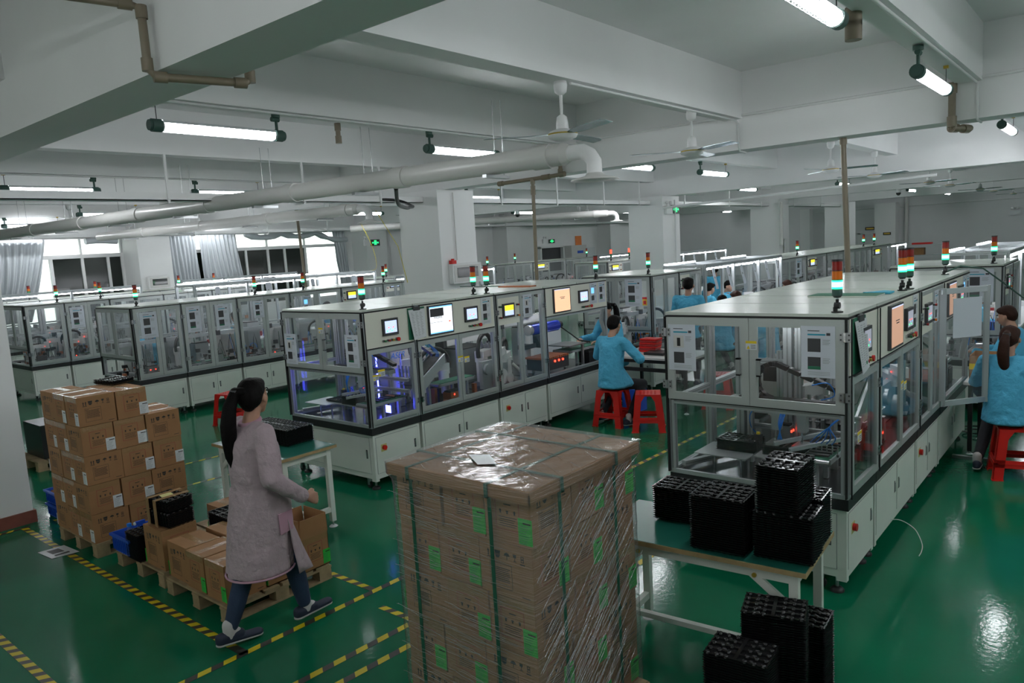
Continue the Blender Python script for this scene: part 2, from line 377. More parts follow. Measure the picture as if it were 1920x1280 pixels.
# ------------------------------------------------------------------ ceiling lamps
def lamp_proto():
    t = thing('ceiling_lamp', (0,0,0), 'x', 'ceiling lamp', 'explosion-proof tube lamps')
    MB().cyl((0,.08,0), (0,1.17,0), .036, 'lamp', n=14).build('lamp_tube', t)
    for a in (.04, 1.21):
        s = -1 if a < .5 else 1
        MB().cyl((0,a-.04,0), (0,a+.04,0), .055, 'green', n=16).cyl((0,a+s*.04,0), (0,a+s*.062,0), .045, 'green', n=16).cyl((0,a-s*.055,0), (0,a-s*.04,0), .048, 'steel', n=16).build('end_cap', t)
    rf = MB()
    pr = [(.05*math.cos(a), .05*math.sin(a)) for a in [PI*.14+PI*.72*k/8 for k in range(9)]]
    for k in range(8): rf.prism([(pr[k][0],.09,pr[k][1]),(pr[k+1][0],.09,pr[k+1][1]),(pr[k+1][0],1.16,pr[k+1][1]),(pr[k][0],1.16,pr[k][1])],(0,0,.002),'refl')
    rf.build('reflector', t)
    g = MB()
    for k in range(5):
        a = PI*.05 + k*PI*.225; c = Vector((math.cos(PI+a)*.052, 0, math.sin(PI+a)*.052)); g.cyl(c+Vector((0,.08,0)), c+Vector((0,1.17,0)), .0022, 'chrome', n=5)
    for k in range(13):
        g.tube([Vector((0,.1+k*.086+.03*i/8,0))+Vector((math.cos(PI+PI*i/8)*.053,0,math.sin(PI+PI*i/8)*.053)) for i in range(9)], .0022, 'chrome', n=5)
    g.build('wire_guard', t)
    MB().cyl((0,.05,.04), (0,.05,.17), .014, 'gpipe', n=10).cyl((0,.05,.165), (0,.05,.2), .04, 'gpipe', n=12).cyl((0,.02,.15), (0,.1,.15), .022, 'gpipe', n=10).build('hanger_pipe', t)
    MB().cyl((0,1.2,.04), (0,1.2,.19), .004, 'dark', n=6).box(-.02,1.18,.185,.02,1.22,.21,'gold').build('hanger_rod', t)
    return t
lp = lamp_proto()
lamps = [(-6.33,3.02,'nearest ceiling lamp, upper left, hung under the long dark beam'),(-6.33,6.2,'bright ceiling lamp directly above the white duct'),(-6.33,10.25,'ceiling lamp half hidden behind the duct hood'),
 (-6.33,13.3,'ceiling lamp below the second ceiling fan'),(-6.33,17.9,'ceiling lamp beyond the exit sign column, nearer of two'),(-6.33,21.8,'ceiling lamp left of the brown drop pipe, beyond the third fan'),(-6.33,30.2,'small far ceiling lamp beneath the distant row of fans'),
 (-1.35,3.45,'ceiling lamp cut by the top edge of the picture'),(-1.35,6.75,'large ceiling lamp near top right with wire guard'),(-1.35,11.6,'ceiling lamp at the right edge behind the beam'),(-1.35,15.3,'added unseen ceiling lamp of the right line, third along'),  # the last one, out of the frame, is added for light
 (-11.85,3.5,'ceiling lamp at left edge, above the cable tray'),(-11.85,6.2,'ceiling lamp just left of the white duct, above the cable tray'),(-11.85,12.7,'ceiling lamp right of the big grey column above the tray'),(-11.85,18.6,'ceiling lamp behind the exit sign column, middle line'),(-11.85,26.5,'far ceiling lamp between the middle columns'),
 (-16.9,6.3,'ceiling lamp under the cable tray beside the hanging fan at left'),(-16.9,10.9,'ceiling lamp end on beyond the thick white duct'),(-16.9,13.3,'short bright ceiling lamp beside the yellow-green hanging wires'),(-16.9,20.5,'ceiling lamp far left beyond the window wall column'),(-16.9,27.6,'farthest ceiling lamp over the back left benches'),(-16.9,34,'tiny ceiling lamp by the far wall, back left'),
 (-20.6,6.0,'lowest ceiling lamp at the left edge, in front of the curtain'),(-20.6,10.6,'ceiling lamp above the left column\'s distribution box'),(-11.85,34.5,'tiny ceiling lamp in front of the far wall door'),(-6.33,37,'tiniest ceiling lamp at the end of the fan line'),(-1.35,21,'added unseen ceiling lamp of the right line, fourth along'),(-8.2,19.5,'ceiling lamp beyond the exit sign column, on its right'),(-1.35,30,'added unseen ceiling lamp of the right line, last'),  # right-line lamps out of the frame are filled in for light
 (-11.85,30,'added far fill lamp towards the distant door'),(-16.9,38,'added fill lamp by the far wall, middle'),(-1.35,37,'added fill lamp by the far wall, right'),(-6.33,33.8,'added fill lamp before the last in the fan line'),(-3.87,-3.6,'added unseen fill lamp behind the viewpoint, middle'),(1.2,1.2,'added unseen fill lamp right of the viewpoint, nearest'),(1.2,5.2,'added unseen fill lamp right of the viewpoint, second'),(-1.35,-.6,'added unseen fill lamp behind the viewpoint, right'),(3.7,3.4,'added unseen fill lamp beyond the right edge, nearest'),(3.7,7.4,'added unseen fill lamp beyond the right edge, second'),(3.7,12,'added unseen fill lamp beyond the right edge, third')]  # these lamps are added to brighten the far hall and the foreground
for x, y, l in lamps:
    fl_ = (x, y) in ((-6.33, 3.02), (-11.85, 3.5))
    c = clone(lp, (x+random.uniform(-.01,.01), y+(1.25 if fl_ else 0), 3.56), PI if fl_ else 0, l)
kill(lp)
def conduit(pts, label, m='white', r=.012, name='conduit', cat='pipe'):
    if m in ('black', 'ylw', 'pvc') and len(pts) > 3:      # hanging hoses and wires are smooth curves
        P_ = [Vector(p) for p in pts]; out = []
        for i in range(len(P_)-1):
            a, b, c, d = P_[max(i-1, 0)], P_[i], P_[i+1], P_[min(i+2, len(P_)-1)]
            for k in range(6):
                t = k/6; out.append(.5*((2*b)+(c-a)*t+(2*a-5*b+4*c-d)*t*t+(3*b-a-3*c+d)*t**3))
        pts = out+[P_[-1]]
    mb = MB().tube(pts, r, m, n=10)
    if m == 'brown':
        vp = [Vector(p) for p in pts]
        for i, p in enumerate(vp):
            for q in ([vp[i-1]] if i else [])+([vp[i+1]] if i+1 < len(vp) else []):
                d = (q-p); l_ = d.length; d = d.normalized()
                if l_ > .1: mb.cyl(p-d*r*.6, p+d*r*2.4, r*1.32, m, n=14)
    return tag(mb.build(name, loc=pts[0]), label, cat)
for x, l in ((-6.33,'thin white conduit feeding the lamps under the second beam from left'),(-1.35,'white conduit under the beam at upper right'),(-11.85,'white conduit above the lamps at far left')):
    conduit([(x+.07, 2.36, 3.755), (x+.07, 9.08, 3.755)], l)
# ------------------------------------------------------------------ ceiling fans
def fan_proto():
    t = thing('ceiling_fan', (0,0,0), 'x', 'ceiling fan', 'ceiling fans')
    MB().lathe((0,0,0), [(0,.0),(.055,0),(.06,-.03),(.052,-.09),(.02,-.115),(0,-.115)], 'white', 18).build('canopy', t)
    MB().cyl((0,0,-.1), (0,0,-.34), .014, 'white', n=10).lathe((0,0,-.34), [(.02,.06),(.045,.04),(.052,0),(.055,-.06),(.02,-.07)], 'white', 16).build('down_rod', t)
    MB().lathe((0,0,-.44), [(0,.045),(.05,.04),(.115,.018),(.13,0),(.131,0)], 'white', 24).lathe((0,0,-.44), [(.131,0),(.133,-.012)], 'gold', 24).lathe((0,0,-.452), [(.133,0),(.12,-.025),(.07,-.045),(0,-.05)], 'white', 24).build('motor_housing', t)
    for k in range(3):
        mb = MB(); a = .35 + k*2*PI/3; R = Matrix.Rotation(a, 4, 'Z')
        mb.T = R
        mb.prism([(.12,-.03,-.445),(.24,-.055,-.437),(.66,-.06,-.437),(.7,-.03,-.445),(.69,.045,-.457),(.24,.05,-.457),(.12,.03,-.45)], (0,0,.004), 'blade')
        mb.build('blade', t)
    return t
fp = fan_proto()
fans = [(-3.87,5.45,0,'nearest ceiling fan, beside the end hood of the white duct'),(-3.87,7.95,.9,'second ceiling fan of the near line, right of the nearest'),(-3.87,13.0,2.0,'ceiling fan left of the brown drop pipe beyond the beam'),(-3.87,15.7,1.2,'ceiling fan just right of the brown drop pipe'),
 (-3.87,20.7,.2,'fifth ceiling fan, above the round ceiling camera'),(-3.87,23.4,1.5,'sixth ceiling fan in the near line'),(-3.87,28.6,.7,'seventh ceiling fan, small, towards the far wall'),(-3.87,31.6,1.9,'eighth ceiling fan, small, towards the far wall'),(-3.87,37.3,1.1,'last ceiling fan of the near line by the far wall'),
 (-16.9,6.15,.5,'ceiling fan at far left beside the low lamp'),(-16.9,8.9,1.3,'ceiling fan under the thick duct at left'),(-14.4,13.4,.4,'ceiling fan above the exit sign on the window side column'),(-14.4,21.5,.4,'ceiling fan beyond the grey column, nearer'),(-14.4,25,.9,'ceiling fan beyond the grey column, farther')]
for x, y, a, l in fans: clone(fp, (x, y, 3.77), -.75 if a < 1.95 and x == -3.87 else a, l)
kill(fp)
conduit([(-3.80,5.5,3.75),(-3.80,9.0,3.75),(-3.80,9.09,3.72),(-3.80,9.095,3.45),(-3.80,9.12,3.385),(-3.80,9.3,3.38)], 'white conduit linking the two nearest ceiling fans and turning down the beam')
conduit([(-1.27,9.09,3.76),(-1.27,9.08,3.42),(-1.27,9.12,3.385),(-1.27,9.35,3.38)], 'short white conduit bent under the beam at right')
conduit([(-11.0,9.09,3.83),(-1.0,9.09,3.80),(3,9.09,3.80)], 'flat white conduit along the face of the cross beam', r=.016)
conduit([(-8.97,16.74,3.1),(-3,16.74,3.28)], 'white pipe running right from the exit sign column', r=.03)
# ------------------------------------------------------------------ pipes
conduit([(-4.25,.6,3.72),(-3.99,1.86,3.72),(-3.95,1.90,3.70),(-3.95,1.90,3.40),(-3.93,1.93,3.36),(-3.81,2.36,3.36),(-3.81,2.40,3.38),(-3.81,2.40,3.52)], 'brown plastic pipe stepping around the dark beam at upper left', 'brown', .022)
conduit([(-1.49,9.05,3.76),(-1.49,9.05,3.36),(-1.49,9.08,3.33),(-1.40,9.35,3.33),(-1.38,9.42,3.34)], 'brown pipe dropping down the beam face at upper right', 'brown', .035)
conduit([(-1.47,5.43,3.78),(-1.47,5.43,3.62)], 'short brown pipe stub beside the upper right lamp', 'brown', .04)
conduit([(-6.6,5.15,3.78),(-6.6,5.15,3.60)], 'short brown pipe stub below the beam between two lamps', 'brown', .026)
conduit([(-2.63,9.3,3.4),(-2.57,9.3,1.6)], 'tall brown drop pipe in front of the right machines', 'brown', .032)
conduit([(-7.66,9.02,3.36),(-6.75,9.02,3.37),(-6.42,9.02,3.38)], 'brown pipe lying level under the beam above the middle machines', 'brown', .03)
conduit([(-6.50,9.06,3.62),(-6.50,9.05,3.39)], 'short brown branch pipe rising into the beam', 'brown', .03)
conduit([(-7.0,9.02,3.36),(-7.01,9.03,3.2),(-7.04,9.04,1.6)], 'brown drop pipe between the grey column and the exit sign column', 'brown', .028)
conduit([(-13.53,9.3,3.44),(-13.44,9.3,1.6)], 'brown drop pipe in front of the bright windows', 'brown', .03)
conduit([(-8.86,24.55,3.3),(-8.86,24.55,1.9)], 'thick pipe down the third middle column', 'pvc', .05)
conduit([(-8.93,17.3,3.3),(-8.93,17.3,1.4)], 'thin white pipe down the exit sign column', 'white', .02)
conduit([(-8.96,9.3,3.35),(-8.96,9.3,2.2)], 'thin cable conduit down the big grey column to its box', 'pvc', .012)
conduit([(-21.2,18.5,3.3),(-21.2,18.5,1)], 'white pipe on the window wall beyond the second window', 'white', .03)
conduit([(-8.6,40.8,4.2),(-8.6,40.8,.3)], 'dark grey pipe standing against the far wall', 'pvc', .09)
conduit([(-13,40.85,3.2),(5,40.85,3.2)], 'white conduit across the far wall', 'white', .02)
def duct(a, b, r, label, elbow=True, segs=6):
    t = thing('air_duct', a, label, 'duct'); a = Vector(a); b = Vector(b); d = (b-a).normalized()
    MB().cyl(a, b, r, 'pvc', n=24).build('duct_pipe', t)
    for k in range(segs):
        p = a + (b-a)*(k+.12)/segs; MB().cyl(p-d*.09, p+d*.09, r+.012, 'pvc', n=24).build('coupling', t)
        q = p + d*.55; MB().cyl(q+Vector((0,-.0,-r-.01)), q+Vector((0,0,.6)), .004, 'steel', n=6).cyl(q+Vector((0,r+.02,-r-.01)), q+Vector((0,r+.02,.6)), .004, 'steel', n=6).cb(q+Vector((0,0,-r-.02)), (.05,.34,.03), 'steel').build('hanger', t)
    if elbow:
        pts = [a+d*.02, a-d*.12, a-d*.2, a-d*.27+Vector((0,0,-.04)), a-d*.31+Vector((0,0,-.1)), a-d*.31+Vector((0,0,-.2))]
        MB().cyl(a+d*.0, a-d*.07, r*1.02, 'pvc', r2=r*.72, n=24).tube(pts, r*.68, 'white', 20).build('elbow', t)
        c = a-d*.31+Vector((0,0,-.19)); MB().lathe(c, [(r*.62,.0),(r*.9,-.03),(r*2.1,-.06),(r*2.15,-.07),(0,-.065)], 'pvc', 24).build('hood', t)
    return t
duct((-3.95,5.56,3.17), (-20.2,4.5,3.16), .1, 'thick white ventilation duct hung across the hall with round end hood', True, 9)
duct((-10.7,8.6,3.2), (-19.5,7.7,3.2), .1, 'second white ventilation duct, farther, over the left machine rows', True, 4)
duct((-12.3,19.4,3.2), (-18.5,14.6,3.2), .1, 'distant white duct right of the grey column', True, 3)
conduit([(-6.05,5.42,3.06),(-6.4,5.75,2.93),(-7.2,6.6,2.95),(-8.0,7.4,3.02),(-8.7,8.1,3.10),(-9.25,8.2,3.24),(-9.42,7.4,3.24),(-9.42,6.4,3.23)], 'black flexible hose sagging from the duct to the cable tray', 'black', .022, 'hose', 'hose')
conduit([(-17.5,14.2,3.3),(-17.3,14.4,2.6),(-17.2,14.4,2.0),(-17.5,14.3,1.9)], 'yellow green earth wire hanging down by the window wall', 'ylw', .006, 'wire', 'wire')
conduit([(-10.4,8.8,3.15),(-10.0,8.9,2.5),(-9.6,8.7,1.87)], 'yellow green wire slanting down beside the grey column', 'ylw', .006, 'wire', 'wire')
# ------------------------------------------------------------------ boxes, signs, camera on the columns
def dist_box(x, y0, y1, z0, z1, label):
    t = thing('distribution_box', (x, y0, z0), label, 'electrical box')
    MB().box(x, y0, z0, x+.1, y1, z1, 'white').box(x+.1, y0+.03, z0+.03, x+.108, y1-.03, z1-.03, 'pvc').build('box_body', t)
    MB().box(x+.108, y0+.1, z0+.1, x+.115, y1-.1, z1-.07, 'dfilm').build('window_flap', t)
dist_box(-8.98, 9.2, 10.0+.02, 1.82, 2.15, 'white distribution box with dark flap on the big grey column') if 0 else dist_box(-8.98, 9.1, 9.82, 1.80, 2.14, 'white distribution box with dark flap on the big grey column')
dist_box(-20.47, 9.15, 9.75, 1.80, 2.14, 'white distribution box on the column between the windows')
tag(MB().box(-8.98,9.12,2.14,-8.9,9.22,2.2,'red').cyl((-8.94,9.17,2.2),(-8.94,9.17,2.23),.03,'red').build('alarm_button', loc=(-8.98,9.12,2.14)), 'small red alarm on top of the grey column\'s white box', 'alarm')
def exit_sign(x, y0, y1, z0, z1, label):
    t = thing('exit_sign', (x, y0, z0), label, 'exit sign')
    MB().box(x, y0, z0, x+.03, y1, z1, 'dark').build('sign_box', t)
    mb = MB(); yc = (y0+y1)/2; zc = (z0+z1)/2; h = (z1-z0); X = x+.031
    mb.box(X, yc-.05, zc-h*.34, X+.002, yc-.035, zc+h*.34, 'exitg').box(X, yc+.035, zc-h*.34, X+.002, yc+.05, zc+h*.34, 'exitg').box(X, yc-.05, zc+h*.26, X+.002, yc+.05, zc+h*.34, 'exitg')
    mb.box(X, yc-.012, zc+h*.08, X+.002, yc+.012, zc+h*.2, 'exitg').box(X, yc-.016, zc-h*.14, X+.002, yc+.016, zc+h*.06, 'exitg').box(X, yc-.03, zc-h*.34, X+.002, yc-.012, zc-h*.14, 'exitg').box(X, yc+.01, zc-h*.3, X+.002, yc+.028, zc-h*.14, 'exitg')
    for s in (-1, 1):
        mb.box(X, yc+s*.06, zc-h*.05, X+.002, yc+s*.11, zc+h*.05, 'exitg'); mb.add([(X+.001, yc+s*.11, zc-h*.17), (X+.001, yc+s*.11, zc+h*.17), (X+.001, yc+s*.15, zc)], [(0,1,2)], 'exitg')
    mb.build('running_man_symbol', t)
exit_sign(-8.97, 17.14, 17.62, 2.96, 3.17, 'green running man exit sign with two arrows on the middle column')
exit_sign(-20.46, 16.95, 17.35, 2.68, 2.9, 'green running man exit sign on the window side column')
exit_sign(-21.28, 28.4, 28.85, 2.42, 2.6, 'small green exit sign on the distant left wall over a hatch')
def em_light(x, y, z, label, ax='x'):
    t = thing('emergency_light', (x, y, z), label, 'emergency light')
    MB().box(x, y, z, x+.07, y+.3, z+.2, 'white').build('body', t)
    for d in (.07, .23): MB().cyl((x+.04,y+d,z+.2),(x+.04,y+d,z+.25),.012,'white').lathe((x+.05,y+d,z+.28), [(0,-.04),(.03,-.035),(.045,0),(.03,.035),(0,.04)], 'white', 12).build('spotlight', t)
em_light(-8.97, 16.82, 2.95, 'white twin spot emergency light on the middle column')
em_light(-20.46, 16.6, 2.7, 'white twin spot emergency light on the window side column')
em_light(-21.28, 27.9, 2.42, 'small twin spot emergency light on the distant left wall')
t = thing('emergency_light', (-4.2, 40.85, 2.5), 'twin spot emergency light high on the far right wall', 'emergency light')
MB().box(-4.35, 40.8, 2.45, -3.95, 40.88, 2.65, 'papw').build('body', t)
for d in (-4.26, -4.04): MB().lathe((d,40.8,2.75), [(0,-.06),(.05,-.05),(.07,0),(.05,.05),(0,.06)], 'white', 12).build('spotlight', t)
for x, y, l in ((-5.5, 25.05, 'black dome camera on the ceiling beam among the fans'), (-13.9, 17.1, 'small black dome camera above the back benches')):
    t = thing('dome_camera', (x, y, 3.3), l, 'camera'); MB().cyl((x,y,3.4),(x,y,3.3),.07,'white').build('base', t); MB().lathe((x,y,3.3), [(.07,0),(.06,-.05),(.03,-.08),(0,-.085)], 'black', 16).build('dome', t)
# far wall door, signs and stores
d = bpy.data.objects.new('door_1', None); COL.objects.link(d); WL['door_1'] = Vector((-10.8,40.9,0)); d.location = (-10.8,40.9,0); d['kind'] = 'structure'
MB().box(-10.85,40.84,0,-10.72,40.9,2.0,'white').box(-9.98,40.84,0,-9.9,40.9,2.0,'white').box(-10.85,40.84,1.93,-9.9,40.9,2.02,'white').build('door_frame', d)
MB().box(-10.72,40.86,0,-9.98,40.89,1.93,'papw').box(-10.6,40.855,.9,-10.1,40.86,1.8,'white').build('door_leaf', d)
tag(MB().box(-10.5,40.85,2.13,-10.05,40.9,2.28,'black').box(-10.45,40.845,2.17,-10.1,40.85,2.24,'gold').build('sign_plate', loc=(-10.5,40.9,2.1)), 'dark sign plate with gold lettering above the far door', 'sign')
tag(MB().box(-9.5,40.17,1.85,-9.15,40.2,1.98,'black').box(-9.46,40.165,1.89,-9.19,40.17,1.95,'gold').build('sign_plate', loc=(-9.5,40.2,1.9)), 'dark sign plate with gold lettering right of the far door', 'sign')
t = thing('shelf_rack', (-8.3,38.5,0), 'steel shelving with cartons and a red box on top against the far wall', 'shelf')
for x in (-8.2,-6.6): 
    for y in (38.5, 39.1): MB().box(x,y,0,x+.04,y+.04,1.35,'alu').build('post', t)
for z in (.3,.85,1.33): MB().box(-8.2,38.5,z,-6.56,39.14,z+.03,'alu').build('shelf', t)
tag(MB().box(-7.9,38.6,1.36,-7.1,39.0,1.44,'red').build('storage_box', loc=(-7.9,38.6,1.36)), 'flat red box on top of the far steel shelving', 'box')
tag(MB().box(-8.0,38.6,.88,-7.4,39.0,1.2,'carton').build('storage_box', loc=(-8,38.6,.88)), 'dull carton on the middle shelf of the far shelving', 'box')
tag(MB().box(-21.28,31.2,1.2,-21.2,32.2,2.1,'papw').build('notice_board', loc=(-21.28,31.2,1.2)), 'pale blue notice board on the distant left wall', 'board')
tag(MB().box(-21.28,30.6,2.1,-21.25,31.1,2.7,'orange').build('poster', loc=(-21.28,30.6,2.1)), 'orange poster on the distant left wall', 'poster')
tag(MB().box(-21.28,27.5,1.1,-21.1,27.6,2.25,'white').box(-21.28,29.3,1.1,-21.1,29.4,2.25,'white').box(-21.28,27.5,2.2,-21.1,29.4,2.3,'white').box(-21.29,27.6,1.1,-21.27,29.3,2.2,'dark').build('service_hatch', loc=(-21.28,27.5,1.1)), 'dark service hatch with white frame under the distant exit sign', 'hatch')
tag(MB().box(-21.28,29.7,.8,-20.9,31.0,2.25,'pvc').box(-20.9,30.2,1.85,-20.89,30.7,1.98,'blue').build('control_cabinet', loc=(-21.28,29.7,.8)), 'grey control cabinet with blue plate by the distant left wall', 'cabinet')
tag(MB().box(-8.95,25.0,1.2,-8.9,25.3,2.1,'white').build('panel_board', loc=(-8.95,25,1.2)), 'white board leaning at the third middle column', 'board')
# ------------------------------------------------------------------ curtains
def curtain(pts, label, folds=16, top=3.25):
    # pts: list of (y_top, y_bottom, z_bottom, x) edges from one side to the other
    t0, t1 = pts; n = folds*8; rows = 14; vs = []; fs = []
    for j in range(rows+1):
        v = j/rows
        for i in range(n+1):
            u = i/n; yt = t0[0]+(t1[0]-t0[0])*u; yb = t0[1]+(t1[1]-t0[1])*u; zb = t0[2]+(t1[2]-t0[2])*u
            e = v**1.3; y = yt+(yb-yt)*e; z = top+(zb-top)*v; a = .05*(.5+.5*v)
            x = t0[3] + a*math.sin(u*folds*2*PI+1.5*math.sin(3*v+u*5)) + .03*noise.noise(Vector((u*9, v*3, t0[0])))
            vs.append((x, y, z))
    for j in range(rows):
        for i in range(n): fs.append((j*(n+1)+i, j*(n+1)+i+1, (j+1)*(n+1)+i+1, (j+1)*(n+1)+i))
    mb = MB().add(vs, fs, 'curt', True); o = mb.build('curtain', loc=(t0[3], t0[0], top)); s = o.modifiers.new('s', 'SOLIDIFY'); s.thickness = .006
    tag(o, label, 'curtain', 'silver grey curtains')
curtain([(5.0,4.9,1.2,-21.18),(7.05,6.5,1.2,-21.18)], 'silver curtain pulled sideways at the far left window', 14)
curtain([(10.05,10.1,1.2,-21.18),(11.0,11.05,1.2,-21.18)], 'silver curtain hanging right of the column between the windows', 9)
curtain([(11.1,11.15,1.2,-21.18),(12.3,12.5,1.2,-21.18)], 'gathered silver curtain at the left edge of the dark window panes', 10)
curtain([(15.9,16.1,1.2,-21.18),(16.45,16.5,1.2,-21.18)], 'narrow silver curtain at the right edge of the bright window', 5)
mb = MB(); pts = [(-21.19, 12.6+i*.26, 3.22-.10*abs(math.sin(i*.62))-(.0 if i < 11 else .05*(i-10))) for i in range(16)]
mb.tube(pts, .1, 'curt', 10, [.6+.5*abs(math.sin(i*1.3)) for i in range(16)]); tag(mb.build('rolled_curtain', loc=pts[0]), 'silver curtain rolled up along the top of the bright window', 'curtain')
mb = MB(); mb.tube([(-21.2, 8.0+i*.2, 3.17+.02*math.sin(i)) for i in range(5)], .09, 'curt', 10); tag(mb.build('rolled_curtain', loc=(-21,8,3.1)), 'short rolled curtain bundle above the left window', 'curtain')
mb = MB().box(-21.05,4.6,3.18,-20.9,6.9,3.24,'white'); tag(mb.build('curtain_rail', loc=(-21,4.6,3.2)), 'white curtain rail over the far left curtain', 'rail')
# ================================================================== machines
def profile(mb, a, b, w=.045):
    """slotted aluminium extrusion"""
    a = Vector(a); b = Vector(b); mb.bar(a, b, w, w, 'alu')
    d = (b-a).normalized(); up = Vector((0,0,1)) if abs(d.z) < .9 else Vector((0,1,0)); s = d.cross(up).normalized(); u = s.cross(d)
    for v in (s, -s, u, -u): mb.bar(a+v*(w/2-.001), b+v*(w/2-.001), *((.003, w*.2) if abs(v.dot(s)) > .5 else (w*.2, .003)), 'alud')
def tower(root, x, y, z, lit='g', s=1.0):
    t = MB(); t.cyl((x,y,z), (x,y,z+.008*s), .036*s, 'black').cyl((x-.012*s,y,z+.008*s),(x-.012*s,y,z+.035*s),.014*s,'black').cyl((x-.016*s,y,z+.045*s),(x+.016*s,y,z+.045*s),.021*s,'black').cyl((x,y,z+.05*s),(x,y,z+.085*s),.010*s,'black').cyl((x,y,z+.085*s),(x,y,z+.095*s),.009*s,'papw').cyl((x,y,z+.095*s),(x,y,z+.108*s),.02*s,'black',r2=.03*s).cyl((x,y,z+.108*s),(x,y,z+.15*s),.031*s,'gdim' if lit != 'g' else 'green',n=16)
    t.cyl((x,y,z+.205*s),(x,y,z+.21*s),.033*s,'black',n=16).cyl((x,y,z+.262*s),(x,y,z+.267*s),.033*s,'black',n=16).cyl((x,y,z+.322*s),(x,y,z+.335*s),.033*s,'black',n=16)
    st = t.build('signal_tower', root)
    MB().cyl((x,y,z+.15*s),(x,y,z+.205*s),.032*s,'gled' if lit == 'g' else 'gdim',n=16).cyl((x,y,z+.162*s),(x,y,z+.194*s),.0325*s,'gledb' if lit == 'g' else 'gdim',n=16).build('green_lens', st)
    MB().cyl((x,y,z+.21*s),(x,y,z+.262*s),.031*s,'adim' if lit != 'r' else 'rled',n=16).build('amber_lens', st)
    MB().cyl((x,y,z+.267*s),(x,y,z+.322*s),.031*s,'rdim' if lit != 'r' else 'rled',n=16).build('red_lens', st)
def F(face, x, y):      # helper giving (u, z, depth) -> world for east ('e') or south ('s') faces
    if face == 'e': return lambda u, z, d=0: Vector((x+d, u, z))
    return lambda u, z, d=0: Vector((u, y-d, z))
def fbox(mb, P, u0, u1, z0, z1, d0, d1, m):
    a = P(u0, z0, d0); b = P(u1, z1, d1); mb.box(a.x, a.y, a.z, b.x, b.y, b.z, m)
def sheet(root, P, u, z, w, h, d, kind=0, m='paper'):
    mb = MB(); fbox(mb, P, u, u+w, z, z+h, d, d+.002, m); e = d+.0028
    fbox(mb, P, u+w*.2, u+w*.55, z+h*.90, z+h*.915, d+.002, e, 'dark'); fbox(mb, P, u+w*.2, u+w*.72, z+h*.82, z+h*.85, d+.002, e, 'cyan'); fbox(mb, P, u+w*.75, u+w*.86, z+h*.82, z+h*.87, d+.002, e, 'dark')
    for k, (zz, hh) in enumerate(((.5, .26), (.16, .24))):
        fbox(mb, P, u+w*.2, u+w*.58, z+h*zz, z+h*(zz+hh), d+.002, e, 'dark' if kind != 2 or k else 'scrblue')
        if kind == 0 and k == 0: fbox(mb, P, u+w*.2, u+w*.58, z+h*zz, z+h*(zz+hh), d+.002, e+.0003, 'pvc'); fbox(mb, P, u+w*.33, u+w*.45, z+h*(zz+.03), z+h*(zz+.21), e, e+.001, 'black')
        if kind == 1 and k == 1: fbox(mb, P, u+w*.2, u+w*.58, z+h*zz, z+h*(zz+.06), e, e+.001, 'belt')
        for i in range(4): fbox(mb, P, u+w*.64, u+w*(.85-.03*(i % 2)), z+h*(zz+hh-.03-.028*i), z+h*(zz+hh-.022-.028*i), d+.002, e, 'alud')
    for i in range(3): fbox(mb, P, u+w*.2, u+w*.85, z+h*(.05+.028*i), z+h*(.056+.028*i), d+.002, e, 'alud')
    return mb.build('notice_sheet', root)
def clipboard(root, P, u, z, w, h, d):
    mb = MB(); fbox(mb, P, u-.004, u+w+.004, z, z+h, d, d+.006, 'belt')
    a = P(u, z+h-.02, d+.01); b = P(u+w, z+h-.02, d+.01); c = P(u+w*.92, z+.01, d+.035); e = P(u+w*.1, z-.005, d+.05)
    mb.quad(a, b, c, e, 'papw'); n = (P(0,0,1)-P(0,0,0))
    mb.quad(a+n*.002, e+n*.002, c+n*.002, b+n*.002, 'papw')
    for k in range(18):
        t = .1+.045*k; p = a.lerp(e, t)+n*.003; q = b.lerp(c, t)+n*.003
        for j in range(3):
            s0 = p.lerp(q, .12+.27*j); s1 = p.lerp(q, .12+.27*j+.1+.1*((k*7+j*3) % 5)/5); mb.quad(s0, s1, s1-Vector((0,0,.0035)), s0-Vector((0,0,.0035)), 'inkx')
    cb = mb.build('clipboard', root)
    m2 = MB(); fbox(m2, P, u+w*.3, u+w*.7, z+h-.03, z+h+.012, d+.005, d+.02, 'dark'); fbox(m2, P, u+w*.38, u+w*.62, z+h, z+h+.02, d+.005, d+.012, 'chrome'); m2.build('clip', cb)
    return cb
M['inkx'] = M['alud']
